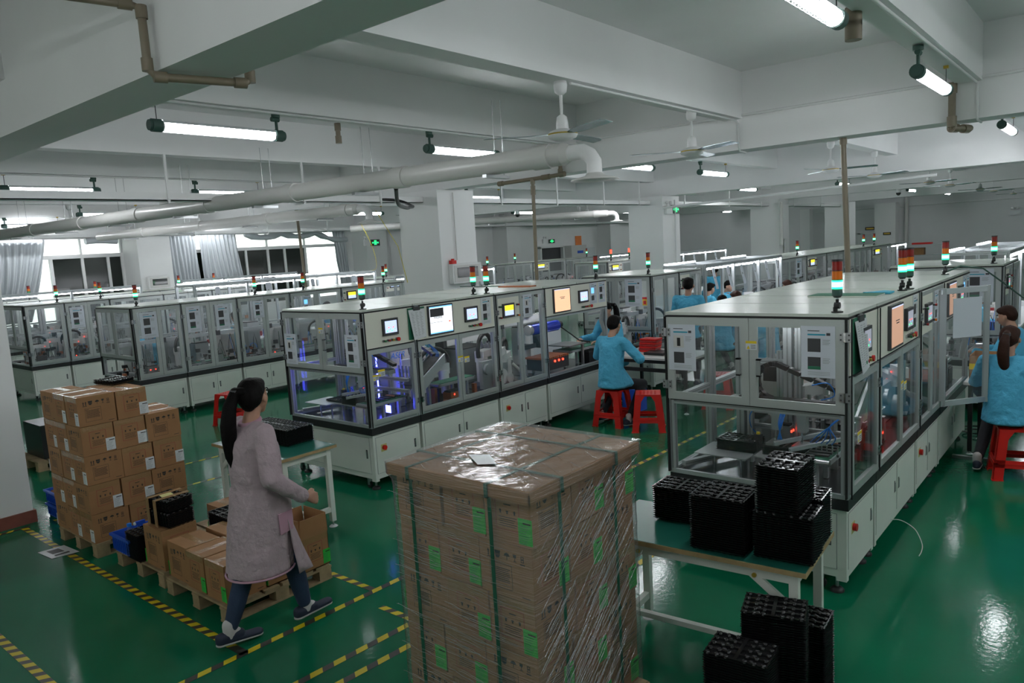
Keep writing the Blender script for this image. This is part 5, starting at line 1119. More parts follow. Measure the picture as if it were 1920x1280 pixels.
def film():
    vs = []; fs = []; n = 40; rows = 44; o = .03; X0, X1, Y0, Y1 = x0-o, x1+o, y0-o, y1+o; Z1 = zt+.021
    ring = [(X0+(X1-X0)*k/n, Y0) for k in range(n)]+[(X1, Y0+(Y1-Y0)*k/n) for k in range(n)]+[(X1-(X1-X0)*k/n, Y1) for k in range(n)]+[(X0, Y1-(Y1-Y0)*k/n) for k in range(n)]
    N = len(ring)
    for j in range(rows+1):
        z = .06+(Z1-.06)*j/rows
        for k, (x, y) in enumerate(ring):
            d = .006*noise.noise(Vector((x*3, y*3, z*22)))+.005*noise.noise(Vector((x*1.5+z*2.2, y*1.5, z*9)))
            cx = (x-(X0+X1)/2)/((X1-X0)/2); cy = (y-(Y0+Y1)/2)/((Y1-Y0)/2); rr = 1-.018*(abs(cx)*abs(cy))**3
            rr -= .046*min(1, max(0, (1.325-z)/.03)); d = abs(d)*.6
            vs.append(((X0+X1)/2+(x-(X0+X1)/2)*rr+cx*d, (Y0+Y1)/2+(y-(Y0+Y1)/2)*rr+cy*d, z))
    for j in range(rows):
        for k in range(N): fs.append((j*N+k, j*N+(k+1)%N, (j+1)*N+(k+1)%N, (j+1)*N+k))
    b = len(vs); g = 44
    for j in range(g+1):
        for k in range(g+1):
            x = X0+(X1-X0)*k/g; y = Y0+(Y1-Y0)*j/g; e = min(k, g-k, j, g-j)
            vs.append((x, y, Z1+(.004*noise.noise(Vector((x*14, y*5, 1)))+.003*noise.noise(Vector((x*30-y*20, y*12, 4))) if e else 0)))
    for j in range(g):
        for k in range(g): fs.append((b+j*(g+1)+k, b+j*(g+1)+k+1, b+(j+1)*(g+1)+k+1, b+(j+1)*(g+1)+k))
    tag(MB().add(vs, fs, 'film', True).build('stretch_film', loc=(x0, y0, 0)), 'clear stretch film wrapped around the big carton load', 'plastic film')
    rnd = random.Random(11); mb = MB()      # gathered ropes and edges of the film
    def rope(a, b, r): 
        a = Vector(a); b = Vector(b); k = 9; mb.tube([a.lerp(b, i/k)+Vector((0, 0, rnd.uniform(-.0012,.0012)+.003*math.sin(i*.9))) for i in range(k+1)], r, 'fold', 5)
    for i in range(130):
        z = rnd.uniform(.1, 1.3); a = rnd.uniform(0, .6); rope((X0+a*(X1-X0), Y0+.011, z), (X0+min(1, a+rnd.uniform(.15,.4))*(X1-X0), Y0+.011, z-rnd.uniform(.0,.03)), rnd.uniform(.0006,.0012))
    for i in range(230):
        c_ = rnd.choice((.1,.35,.6,.95)); a = rnd.uniform(0, .7); z = min(1.25, c_+a*.35+rnd.gauss(0,.10)); L_ = rnd.uniform(.08,.3); rope((X1-.011, Y0+a*(Y1-Y0), max(.05, z)), (X1-.011, Y0+min(1, a+L_)*(Y1-Y0), min(1.31, max(.05, z)+L_*.7)), rnd.uniform(.0006,.0015))
    for i in range(60):
        a = rnd.random(); b_ = rnd.random(); rope((X0+a*(X1-X0), Y0+b_*(Y1-Y0), Z1+.004), (X0+min(1,a+rnd.uniform(.05,.22))*(X1-X0), Y0+max(0,b_-rnd.uniform(.02,.1))*(Y1-Y0), Z1+.004), rnd.uniform(.0006,.0014))
    o = mb.build('film_folds', bpy.data.objects['stretch_film'])
film()
# ================================================================== black vacuum formed trays
TL, TW, TP = .292, .212, .0122
def tray_mesh(top):
    mb = MB(); a, b = TL/2, TW/2; h = .012; n = 16; m = 'tray'
    def rim(t, wav): 
        pts = []
        for k in range(n): pts.append((-a+2*a*k/n, -b+wav*(k % 2)))
        for k in range(10): pts.append((a-wav*(k % 2), -b+2*b*k/10))
        for k in range(n): pts.append((a-2*a*k/n, b-wav*(k % 2)))
        for k in range(10): pts.append((-a+wav*(k % 2), b-2*b*k/10))
        return pts
    R = rim(0, .004); N = len(R); z1 = h
    vs = [(x, y, z1-.0016) for x, y in R]+[(x, y, z1) for x, y in R]+[(x*.95, y*.93, z1) for x, y in R]+[(x*.90, y*.86, -.004) for x, y in R]
    fs = []
    for k in range(N):
        q = (k+1) % N; fs += [(k, q, N+q, N+k), (N+k, N+q, 2*N+q, 2*N+k), (k, 3*N+k, 3*N+q, q)]
    mb.add(vs, fs, m)
    if not top: mb.poly([(x*.95, y*.93, z1-.0008) for x, y in R], m)
    else:
        mb.poly([(x*.95, y*.93, .002) for x, y in R], m); mb.add([(x*.95, y*.93, z) for z in (.002, z1) for x, y in R], [(k, (k+1)%N, N+(k+1)%N, N+k) for k in range(N)], m)
        for r in range(1, 4): mb.box(-a*.95, -b*.93+2*b*.93*r/4-.006, .002, a*.95, -b*.93+2*b*.93*r/4+.006, z1, m)
        mb.box(-.008, -b*.93, .002, .008, b*.93, z1+.0005, m)
        for r in range(5):
            for k in range(7):
                x = -a*.86+2*a*.86*k/6; y = -b*.93+2*b*.93*r/4
                if abs(x) > .02: mb.lathe((x, max(-b*.88, min(b*.88, y)), 0), [(.012, .004), (.0105, z1+.003), (.006, z1+.0045), (0, z1+.005)], m, 8)
        for r in range(4):
            for s in (-1, 1): mb.lathe((s*a*.47, -b*.93+2*b*.93*(r+.5)/4, 0), [(.013, .002), (.009, .009), (0, .010)], m, 8)
    return mb
trt = tray_mesh(True).build('plastic_tray'); trn = tray_mesh(False).build('plastic_tray')
def tray_stack(x, y, z, n, rz, place, jit=.0016, step=TP):
    grp = 'trays of the stack '+place
    for k in range(n):
        top = k == n-1; o = (trt if top else trn).copy(); COL.objects.link(o); j = jit
        o.location = (x+random.uniform(-j,j), y+random.uniform(-j,j), z+k*step+.004); o.rotation_euler.z = rz+random.uniform(-.006,.006)
        o['category'] = 'tray'; o['group'] = grp
        o['label'] = ('uppermost black tray of the stack ' if top else 'black tray in the stack ')+place
T = math.radians(4.5)
tray_stack(-1.965, 3.80, .752, 16, T, 'at the table\'s far left corner')
tray_stack(-1.60, 3.535, .748, 24, T, 'at the middle of the table\'s front edge')
tray_stack(-1.66, 3.79, .752, 18, T, 'at the back of the table, behind the middle one')
tray_stack(-1.285, 3.60, .748, 20, T, 'at the table\'s near right corner, carrying another')
tray_stack(-1.305, 3.63, .748+.25, 19, T+PI/2-.06, 'standing high on the near right corner one', .002)
tray_stack(-1.315, 3.84, .752, 21, T, 'at the table\'s far right corner') 
tray_stack(-1.255, 3.325, 0, 49, .26, 'standing tallest on the floor before the table')
tray_stack(-1.315, 3.06, 0, 40, .11, 'lowest in front on the floor by the table')
tray_stack(-1.24, 3.62, 0, 36, T, 'on the floor under the table\'s right end')
for k, (x, y) in enumerate(((-5.975, 3.69), (-5.75, 3.7), (-6.20, 3.68))):
    tray_stack(x, y, .746, 12, PI/2+.03*k, ('in the middle of the table beside the walker', 'at the right of the table beside the walker', 'at the left of the table, behind the walker')[k])
tray_stack(-2.17, 5.12, .80, 7, 0, 'on the left lifting plate in the right machine')
tray_stack(-1.83, 5.14, .80, 6, 0, 'on the right lifting plate in the right machine')
tray_stack(-6.66, 4.93, .80, 2, 0, 'on the left lifting plate in the violet machine')
tray_stack(-6.34, 4.90, .80, 7, 0, 'on the right lifting plate in the violet machine')
tray_stack(-5.60, 2.47, .434, 9, .1, 'wrapped in film on the corner carton')
tray_stack(-5.62, 2.48, .434+.118, 7, .14, 'wrapped in film, with the yellow note on top')
tray_stack(-5.46, 2.86, .30, 10, .0, 'beyond the film-wrapped trays')
tray_stack(-5.90, 2.42, .122, 18, PI/2, 'between the blue crate and the carton')
tray_stack(-7.05, 2.75, 1.367, 3, .2, 'lying on top of the tall carton stack')
bpy.data.objects.remove(trt); bpy.data.objects.remove(trn)
tag(MB().prism([(-5.72,2.44,.645),(-5.60,2.42,.645),(-5.55,2.5,.645),(-5.67,2.52,.645)],(0,0,.001),'note').build('paper_note', loc=(-5.7,2.5,.645)), 'yellow paper note on the film-wrapped black trays', 'paper')
for a_ in (-5.70, -5.58):
    tag(MB().box(a_-.02,2.345,.44,a_+.02,2.35,.645,'tape').box(a_-.02,2.345,.644,a_+.02,2.615,.647,'tape').build('tape_band', loc=(a_,2.35,.44)), 'clear tape band over the wrapped black trays, '+('left' if a_ < -5.6 else 'right')+' one', 'tape'); 
for x, y, z, l in ((-10.3, 3.2, .12, 'far left tray block on a pallet, nearer of two'), (-10.3, 3.5, .12, 'far left tray block on a pallet, farther of two')):
    tag(MB().box(x-.5, y-.14, z, x+.1, y+.14, z+.42, 'trayn').build('plastic_tray', loc=(x, y, z)), 'tall block of stacked black trays between column and cartons' if '.5' not in l and 'nearer' in l else 'second tall block of black trays beside the column, farther', 'tray stack')['kind'] = 'stuff'
pallet(-10.9, 2.95, -10.1, 3.75, 'pallet under the black trays seen between column and cartons')
work_table('work_table', -11.1, -10.2, 4.0, 4.5, .55, 'low white bench beyond the black trays at far left', 'papw') if 0 else None
# ================================================================== crates, bottles, stools
def crate(x, y, z, L, W_, H_, rz, label, content=True):
    t = thing('plastic_crate', (x, y, z), label, 'crate'); o = Vector((x, y, z)); mb = MB(); mb.T = Matrix.Translation(o)
    a, b = L/2, W_/2; k = .93
    for s in (1, -1):
        mb.prism([(s*a*k, -b*k, 0), (s*a*k, b*k, 0), (s*a, b, H_), (s*a, -b, H_)], (-s*.006, 0, 0), 'crate'); mb.prism([(-a*k, s*b*k, 0), (a*k, s*b*k, 0), (a, s*b, H_), (-a, s*b, H_)], (0, -s*.006, 0), 'crate')
        mb.box(-a-.012, s*b-.006, H_-.02, a+.012, s*(b+.012), H_, 'crate').box(s*a-.006, -b, H_-.02, s*(a+.012), b, H_, 'crate')
        for j in range(9): 
            u = -a*.85+a*1.7*j/8; mb.box(u-.003, s*b*.95, .02, u+.003, s*(b+.004), H_-.02, 'crate')
        for j in range(7): 
            u = -b*.8+b*1.6*j/6; mb.box(s*a*.95, u-.003, .02, s*(a+.004), u+.003, H_-.02, 'crate')
    mb.box(-a*k, -b*k, 0, a*k, b*k, .006, 'crate'); mb.build('crate_body', t); t.rotation_euler.z = rz
    m2 = MB(); m2.T = Matrix.Translation(o); m2.box(a+.0, -.04, H_*.3, a+.008, .04, H_*.5, 'papw'); m2.build('crate_label', t)
    return t
crate(-6.12, 2.50, .123, .33, .44, .15, 0, 'blue plastic crate holding spray bottles on the middle pallet')
crate(-8.02, 2.58, 0, .40, .30, .13, .0, 'lower blue crate on the floor beside the white column')
crate(-8.02, 2.58, .135, .40, .30, .13, .0, 'upper blue crate with brown scraps beside the white column')
dm = MB(); n = 14; vs = [(-8.2+.36*i/n, 2.45+.26*j/n, .235+.02*noise.noise(Vector((i*.7, j*.7, 0)))) for j in range(n+1) for i in range(n+1)]
dm.add(vs, [(j*(n+1)+i, j*(n+1)+i+1, (j+1)*(n+1)+i+1, (j+1)*(n+1)+i) for j in range(n) for i in range(n)], 'dust'); tag(dm.build('scrap_pile', loc=(-8.02, 2.58, .23)), 'brown scraps filling the upper blue crate', 'scraps', kind='stuff')
def bottle(x, y, z, kind, label):
    t = thing('spray_bottle' if kind else 'plastic_bottle', (x, y, z), label, 'bottle')
    MB().lathe((x,y,z), [(0,0),(.034,0),(.036,.01),(.036,.12),(.03,.15),(.012,.175),(.012,.19),(0,.19)], 'bottle', 18).build('body', t)
    if kind: MB().cyl((x,y,z+.185),(x,y,z+.215),.014,'blue').box(x-.012,y-.05,z+.215,x+.012,y+.025,z+.245,'blue').cyl((x,y-.06,z+.232),(x,y-.048,z+.232),.014,'papw').prism([(x-.004,y-.03,z+.215),(x-.004,y-.02,z+.215),(x-.004,y-.045,z+.17),(x-.004,y-.05,z+.17)],(.008,0,0),'blue').build('trigger_head', t)
    else: MB().cyl((x,y,z+.185),(x,y,z+.21),.018,'scrblue' if 0 else 'tubeb').build('cap', t)
bottle(-6.17, 2.38, .13, 0, 'clear bottle with light blue cap in the blue crate')
bottle(-6.05, 2.43, .13, 1, 'clear spray bottle with blue trigger in the blue crate')
tag(MB().cyl((-6.02,2.5,.17),(-5.98,2.68,.30),.014,'papw').build('white_tube', loc=(-6.0,2.5,.2)), 'white tube leaning out of the blue crate', 'tube')
tag(MB().lathe((-6.12,2.46,.13),[(0,0),(.045,.0),(.045,.1),(.03,.12),(0,.12)],'dust',12).build('brown_pouch', loc=(-6.12,2.46,.13)), 'brown pouch beside the bottles in the blue crate', 'pouch')
def stool_proto():
    t = thing('plastic_stool', (0,0,0), 'x', 'stool', 'red plastic stools'); h = .47; a0, a1 = .205, .155
    mb = MB().box(-a1,-a1,h-.02,a1,a1,h,'red')
    for i in range(5):
        for j in range(5): mb.cyl((-.09+.045*i,-.09+.045*j,h),(-.09+.045*i,-.09+.045*j,h+.003),.014,'red',n=8)
    o = mb.build('seat', t); 
    for sx in (-1, 1):
        for sy in (-1, 1):
            mb = MB(); w0, w1 = .055, .075; th = .006
            def c(zz): f = 1-zz/h; return a1+(a0-a1)*f
            for z_a, z_b, wa, wb in ((.02, h-.09, .08, .08), (h-.09, h-.0, .08, .13), (0, .02, .088, .08)):
                A, B = c(z_a), c(z_b)
                mb.prism([(sx*A, sy*A, z_a), (sx*(A-wa), sy*A, z_a), (sx*(B-wb), sy*B, z_b), (sx*B, sy*B, z_b)], (0, -sy*th, 0), 'red')
                mb.prism([(sx*A, sy*A, z_a), (sx*A, sy*(A-wa), z_a), (sx*B, sy*(B-wb), z_b), (sx*B, sy*B, z_b)], (-sx*th, 0, 0), 'red')
            mb.box(sx*a0+sx*.006, sy*a0+sy*.006, 0, sx*(a0-.05), sy*(a0-.05), .008, 'red'); mb.build('leg', t)
    mb = MB(); A, B = a1+(a0-a1)*(1-.12/h), a1+(a0-a1)*(1-.19/h)
    for s in (1, -1):
        mb.prism([(-A, s*A, .12), (A, s*A, .12), (B, s*B, .19), (-B, s*B, .19)], (0, -s*.006, 0), 'red'); mb.prism([(s*A, -A, .12), (s*A, A, .12), (s*B, B, .19), (s*B, -B, .19)], (-s*.006, 0, 0), 'red')
        mb.box(-A, s*(A-.03), .155, A, s*A, .16, 'red').box(s*(A-.03), -A, .155, s*A, A, .16, 'red')
    mb.build('stretcher', t); return t
sp = stool_proto()
for x, y, r, l in ((-5.13, 8.06, .08, 'red plastic stool with the blue-coated man sitting on it'), (-4.60, 8.04, .5, 'empty red plastic stool right of the seated man'), (-.76, 8.02, .25, 'red plastic stool under the woman at the right edge'), (-10.25, 5.6, .2, 'red plastic stool behind the walking person'),
    (-4.35, 9.55, .3, 'red stool seen through the right machine\'s glass door, left'), (-3.9, 10.3, .7, 'red stool seen through the right machine\'s glass, middle'), (-3.5, 11.2, .1, 'red stool seen through the right machine\'s glass, farther'), (-4.75, 13.9, .2, 'red stool beside the lit bench, far'), (-6.9, 16.6, 0, 'red stool of the distant worker in blue')):
    clone(sp, (x, y, 0), r, l)
kill(sp)
tag(MB().box(-.14,0,0,.14,.2,.30,'blue').build('waste_bin', loc=(0,0,0)), 'blue bin under the grey work table beside the seated man', 'bin').location = (-5.32, 8.82, 0)
def bin_(x, y, z, m, label, L=.2, W_=.16, H_=.09):
    o = tag(MB().prism([(-L/2,-W_/2,0),(L/2,-W_/2,0),(L/2,W_/2,0),(-L/2,W_/2,0)],(0,0,.004),m).prism([(-L/2,-W_/2,0),(-L/2,W_/2,0),(-L/2-.012,W_/2+.01,H_),(-L/2-.012,-W_/2-.01,H_)],(.005,0,0),m).prism([(L/2,-W_/2,0),(L/2,W_/2,0),(L/2+.012,W_/2+.01,H_),(L/2+.012,-W_/2-.01,H_)],(-.005,0,0),m)
        .prism([(-L/2,-W_/2,0),(L/2,-W_/2,0),(L/2+.01,-W_/2-.01,H_*.5),(-L/2-.01,-W_/2-.01,H_*.5)],(0,.005,0),m).prism([(-L/2,W_/2,0),(L/2,W_/2,0),(L/2+.01,W_/2+.01,H_),(-L/2-.01,W_/2+.01,H_)],(0,-.005,0),m).build('parts_bin'), label, 'bin'); o.location = (x, y, z); return o
bin_(-4.78, 9.2, .755, 'red', 'small red parts bin on the grey work table')
tag(MB().box(-5.25,9.1,.753,-4.95,9.4,.79,'black').build('black_tray', loc=(-5.25,9.1,.753)), 'flat black tray left of the small red bin', 'tray')
mb = MB()
for k in range(7): mb.cb((-5.33+.004*k,9.42,.77+.028*k),(.26,.2,.022),'redm' if k % 2 else 'red',rz=.05*(k % 3))
tag(mb.build('folded_bags', loc=(-5.33,9.42,.76)), 'pile of red packets on the work table behind the seated man', 'packets')
tag(MB().tube([(-1.45,8.5,1.86),(-1.32,8.6,1.92),(-1.15,8.8,1.88),(-1.0,9.0,1.72),(-.85,9.2,1.55),(-.6,9.4,1.40),(-.3,9.6,1.36)],.008,'gpipe',8).build('air_hose', loc=(-1.4,8.5,1.86)), 'dark green air hose arching from the machine roof at right', 'hose')
tag(MB().tube([(-7.3+.12*i, 7.6+.03*math.sin(i*1.3), 1.856) for i in range(9)],.006,'gpipe',8).build('air_hose', loc=(-7.3,7.6,1.86)), 'green hose lying on the middle row roof', 'hose')
tag(MB().box(-1.95,5.95,1.846,-1.45,6.2,1.856,'roofp').box(-1.95,5.95,1.856,-1.45,6.2,1.858,'belt').build('roof_folder', loc=(-1.9,5.95,1.846)), 'green folder lying on the right machine roof before the twin lights', 'folder')
tag(MB().prism([(-1.62,6.25,1.848),(-1.42,6.22,1.848),(-1.42,6.36,1.848),(-1.5,6.42,1.848)],(0,0,.012),'cyan').build('cloth', loc=(-1.6,6.3,1.85)), 'small teal cloth beside the twin signal lights on the right machine', 'cloth')
tag(MB().box(-6.5,7.5,1.846,-5.95,7.62,1.862,'copper').build('wooden_strip', loc=(-6.5,7.5,1.846)), 'brown strip lying on the middle row roof', 'strip')
conduit([(-1.36,5.95,.14),(-1.30,5.98,.145),(-1.24,5.98,.13),(-1.18,5.96,.10),(-1.14,5.92,.06),(-1.11,5.86,.025),(-1.10,5.78,.008),(-1.10,5.7,.004)], 'thin pale wire drooping from the right machine base', 'pvc', .003, 'wire', 'wire')
conduit([(-1.2+.2*math.cos(t*.7), 9.45+.14*math.sin(t*.7), .012+.004*t) for t in range(14)], 'coil of black cable on the floor under the right table', 'black', .008, 'cable', 'cable')
tag(MB().box(-1.33,8.37,0,-.95,8.42,.03,'steel').build('floor_rail', loc=(-1.33,8.37,0)), 'shiny metal rail on the floor at the right table\'s foot', 'rail')
# ================================================================== people
import bmesh
ICO = None
def ico():
    global ICO
    if ICO is None:
        bm = bmesh.new(); bmesh.ops.create_icosphere(bm, subdivisions=2, radius=1); ICO = [v.co.copy() for v in bm.verts]; bm.free()
    return ICO
def hull(bm, balls):
    """convex hull of balls: (centre, radius or radii)"""
    vs = []
    for c, r in balls:
        c = Vector(c); r = (r, r, r) if not isinstance(r, tuple) else r
        for p in ico(): vs.append(bm.verts.new(c+Vector((p.x*r[0], p.y*r[1], p.z*r[2]))))
    res = bmesh.ops.convex_hull(bm, input=vs)
    bmesh.ops.delete(bm, geom=[g for g in res['geom_interior'] if isinstance(g, bmesh.types.BMVert)], context='VERTS')
def chain(bm, pts, rs):
    for i in range(len(pts)-1): hull(bm, [(pts[i], rs[i]), (pts[i+1], rs[i+1])])
def skin_of(name, parts, m, parent, voxel, smooth=3, wob=0, cut=None, off=None):
    bm = bmesh.new()
    for p in parts: hull(bm, p)
    me = bpy.data.meshes.new(name); bm.to_mesh(me); bm.free()
    o = bpy.data.objects.new(name, me); COL.objects.link(o)
    r = o.modifiers.new('r', 'REMESH'); r.mode = 'VOXEL'; r.voxel_size = voxel; r.use_smooth_shade = True
    s = o.modifiers.new('s', 'SMOOTH'); s.iterations = smooth; s.factor = .6
    bpy.context.view_layer.update()
    me2 = bpy.data.meshes.new_from_object(o.evaluated_get(bpy.context.evaluated_depsgraph_get())); bpy.data.objects.remove(o)
    if wob:
        for v in me2.vertices:
            n = noise.noise(v.co*9)*.6+noise.noise(Vector((v.co.x*16, v.co.y*16, v.co.z*6)))*.5+noise.noise(v.co*30)*.2; v.co += v.normal*wob*n
    me2.materials.clear(); me2.materials.append(M[m]); me2.polygons.foreach_set('use_smooth', [True]*len(me2.polygons)); me2.name = name
    if parent is None: o = bpy.data.objects.new(name, me2)
    else: o = bpy.data.objects.new(name, me2); o.parent = parent
    COL.objects.link(o); WL[o.name] = Vector((0,0,0)); return o
def V(*a): return Vector(a)
def person(label, loc, rz, J, hair='short', top='smock', bottom='dtrous', hairm='hair', vox=.011, legs=True, coat_len=None, face=True, tail=None, collar=None, shoes=True, group=None, hs=1.0, fat=0):
    """J: joint positions in the person's own frame, facing +y, floor at z 0"""
    hd = J['head']; nk = J['neck']; ch = J['chest']; pv = J['pelvis']
    tilt = Matrix.Rotation(J.get('turn', 0), 3, 'Z') @ Matrix.Rotation(J.get('nod', 0), 3, 'X')
    def h(x, y, z): return hd + tilt @ Vector((x*hs, y*hs, z*hs))
    parts = [[(h(0,-.012,.03), (.073,.088,.085)), (h(0,.02,-.02), (.066,.075,.07))], [(h(0,.03,-.04), (.055,.058,.05)), (h(0,.055,-.085), (.030,.026,.022))],
             [(h(0,.094,.005), .009), (h(0,.108,-.028), .012)], [(h(0,.088,-.058),(.022,.012,.008))],
             [(h(.074,.0,-.01), (.010,.018,.028))], [(h(-.074,.0,-.01), (.010,.018,.028))],
             [(nk, .052), (h(0,-.01,-.05), .048)], [(nk+V(0,0,-.03), .06), (ch, (.13,.09,.1))], [(ch, (.14,.09,.12)), (pv, (.13,.095,.09))]]
    for s in ('l', 'r'):
        sh, el, wr, hn = J['sh_'+s], J['el_'+s], J['wr_'+s], J['hn_'+s]
        parts += [[(sh, .045), (ch, .09)], [(sh, .045), (el, .037)], [(el, .036), (wr, .025)]]
        d = (hn-wr).normalized(); pu = J.get('palm_'+s, Vector((0,0,1))); sd = d.cross(pu).normalized(); pu = sd.cross(d)
        pc = wr+d*.05
        parts += [[(wr+d*.01, .022), (pc+sd*.028+d*.03, .013), (pc-sd*.03+d*.028, .013), (pc+d*.02+sd*.01, .015)]]
        for k, (o_, L) in enumerate(((-.03,.055),(-.010,.068),(.010,.072),(.029,.062))):
            a = pc+sd*o_+d*.032; b = a+d*L*.5-pu*L*.12; c = b+d*L*.25-pu*L*.42
            parts += [[(a, .0095), (b, .0088)], [(b, .0088), (c, .0078)]]
        th = wr+d*.03+sd*.03*(1 if s == 'l' else -1); t2 = th+d*.032+sd*.022*(1 if s == 'l' else -1)-pu*.008; parts += [[(th, .012), (t2, .0105)], [(t2, .0105), (t2+d*.028-pu*.01, .009)]]
        if legs:
            hp, kn, an, to = J['hp_'+s], J['kn_'+s], J['an_'+s], J['to_'+s]
            parts += [[(pv, .09), (hp, .08)], [(hp, .078), (kn, .052)], [(kn, .052), (an, .032)], [(an+V(0,0,-.02), .028), (an+(to-an)*.6+V(0,0,-.0), .018)]]
    body = skin_of('person', parts, 'skin', None, vox*.62)
    body.location = loc; body.rotation_euler.z = rz; tag(body, label, 'person', group)
    # face
    if face:
        for s in (-1, 1):
            MBp(body, 'eye', lambda m_: m_.lathe(h(s*.030,.078,.010)-V(0,0,0), [(0,-.009),(.008,-.006),(.011,0),(.008,.006),(0,.009)], 'eyew', 10), )
            MBp(body, 'eyebrow', lambda m_: m_.tube([h(s*.016,.090,.03), h(s*.032,.088,.035), h(s*.046,.076,.03)], .0035, 'hair', 6))
            MBp(body, 'iris', lambda m_: m_.lathe(h(s*.030,.086,.010), [(0,-.005),(.005,-.002),(.005,.002),(0,.005)], 'hair', 8))
        MBp(body, 'mouth', lambda m_: m_.tube([h(-.022,.085,-.058), h(0,.097,-.057), h(.022,.085,-.058)], .004, 'lip', 6))
    # hair
    hp_ = [[(h(0,-.02,.045), (.083,.090,.082)), (h(0,-.04,.0), (.082,.075,.07))]]
    if hair == 'short': hp_ += [[(h(0,.035,.085), (.07,.05,.035)), (h(0,-.02,.06), (.082,.08,.065))], [(h(0,-.075,-.03), (.055,.025,.04)), (h(0,-.06,.02), (.07,.04,.05))]]
    else: hp_ += [[(h(0,.04,.075), (.065,.045,.035)), (h(0,-.02,.05), (.084,.085,.075))], [(h(0,-.06,-.02), (.066,.045,.06)), (h(0,-.05,.03), (.078,.06,.06))]]
    ho = skin_of('hair', hp_, hairm, body, .010, 2, .003)
    if tail:
        tp = [Vector(p) for p in tail]; rs = [.030, .045, .050, .046, .036, .013][:len(tp)]; q = [[(tp[i], rs[i]), (tp[i+1], rs[i+1])] for i in range(len(tp)-1)]
        q += [[(h(0,-.09,.05), .03), (tp[0], .026)]]
        po = skin_of('ponytail', q, hairm, body, .010, 2, .004); MBp(po, 'hair_tie', lambda m_: m_.cyl(tp[0]-V(0,0,.012), tp[0]+V(0,0,.012), .032, 'dark', n=12))
    # coat
    c = 1.0; cp = [[(nk+V(0,-.01,-.035), (.075,.07,.03)), (J['sh_l']+V(.01,0,-.005), .062), (J['sh_r']+V(-.01,0,-.005), .062), (ch, (.165,.12+fat,.13))],
                   [(ch, (.17,.125+fat,.13)), (pv+V(0,0,.06), (.17,.125+fat,.09))]]
    if coat_len is not None:
        for (a, b) in coat_len: cp.append([(x_, r_) for x_, r_ in (a, b)] if not isinstance(a[0], tuple) else list(a)+list(b))
    for s in ('l', 'r'):
        sh, el, wr = J['sh_'+s], J['el_'+s], J['wr_'+s]
        cp += [[(sh, .066), (sh.lerp(el, .5), .066)], [(sh.lerp(el, .5), .066), (el, .060)], [(el, .061), (el.lerp(wr, .9), .047)]]
        cp += [[(sh, .066), (ch+V(0,0,.03), .1)]]
    co = skin_of('coat', cp, top, body, vox, 2, .010)
    cm = MB(); ring = [nk+V(.062*math.cos(t), -.008+.06*math.sin(t), -.012+.012*math.sin(t)) for t in [2*PI*k/14 for k in range(15)]]; cm.tube(ring, .014, collar or (top+'c'), 8); q = cm.build('collar'); q.parent = co; WL[q.name] = V(0,0,0)
    for s in ('l', 'r'):
        el, wr = J['el_'+s], J['wr_'+s]; MBp(co, 'cuff', lambda m_: m_.cyl(el.lerp(wr, .84), el.lerp(wr, .97), .043, collar or (top+'c'), r2=.039, n=18))
    if legs:
        tp = [[(pv+V(0,0,-.02), (.135,.11,.08)), (J['hp_l'], .092), (J['hp_r'], .092)]]
        for s in ('l', 'r'):
            hp, kn, an = J['hp_'+s], J['kn_'+s], J['an_'+s]; tp += [[(hp, .088), (kn, .066)], [(kn, .066), (kn.lerp(an, .55), .058)], [(kn.lerp(an, .55), .058), (an+(kn-an)*.12, .046)]]
        skin_of('trousers', tp, bottom, body, vox, 2, .004)
        if shoes:
            for s in ('l', 'r'):
                an, to = J['an_'+s], J['to_'+s]; d = (to-an); d.z = 0; d = d.normalized(); pit_ = (to.z-an.z+.06)
                up = Vector((0,0,1)); b0 = an+V(0,0,-.055); heel = b0-d*.055; toe = Vector((to.x, to.y, to.z))
                so = skin_of('shoe', [[(heel+V(0,0,.022), (.037,.037,.024)), (toe+V(0,0,.016), (.038,.038,.022))], [(heel+V(0,0,.04), (.036,.036,.034)), (b0+d*.06+V(0,0,.035), (.037,.037,.030))]], 'shoe', body, .007, 2)
                skin_of('sole', [[(heel, (.037,.037,.010)), (heel.lerp(toe,.5), (.036,.036,.010)), (toe, (.038,.038,.009))]], 'sole', so, .006, 1)
                skin_of('sock', [[(an+V(0,0,-.02), .038), (an+V(0,0,.05), .041)], [(an+V(0,0,-.02), .037), (b0+d*.05+V(0,0,.05), .026)]], 'sock', body, .008, 1)
    return body
def MBp(parent, name, fn):
    mb = MB(); fn(mb); o = bpy.data.objects.new(name, mb.mesh(name)); COL.objects.link(o); o.parent = parent; WL[o.name] = Vector((0,0,0)); return o
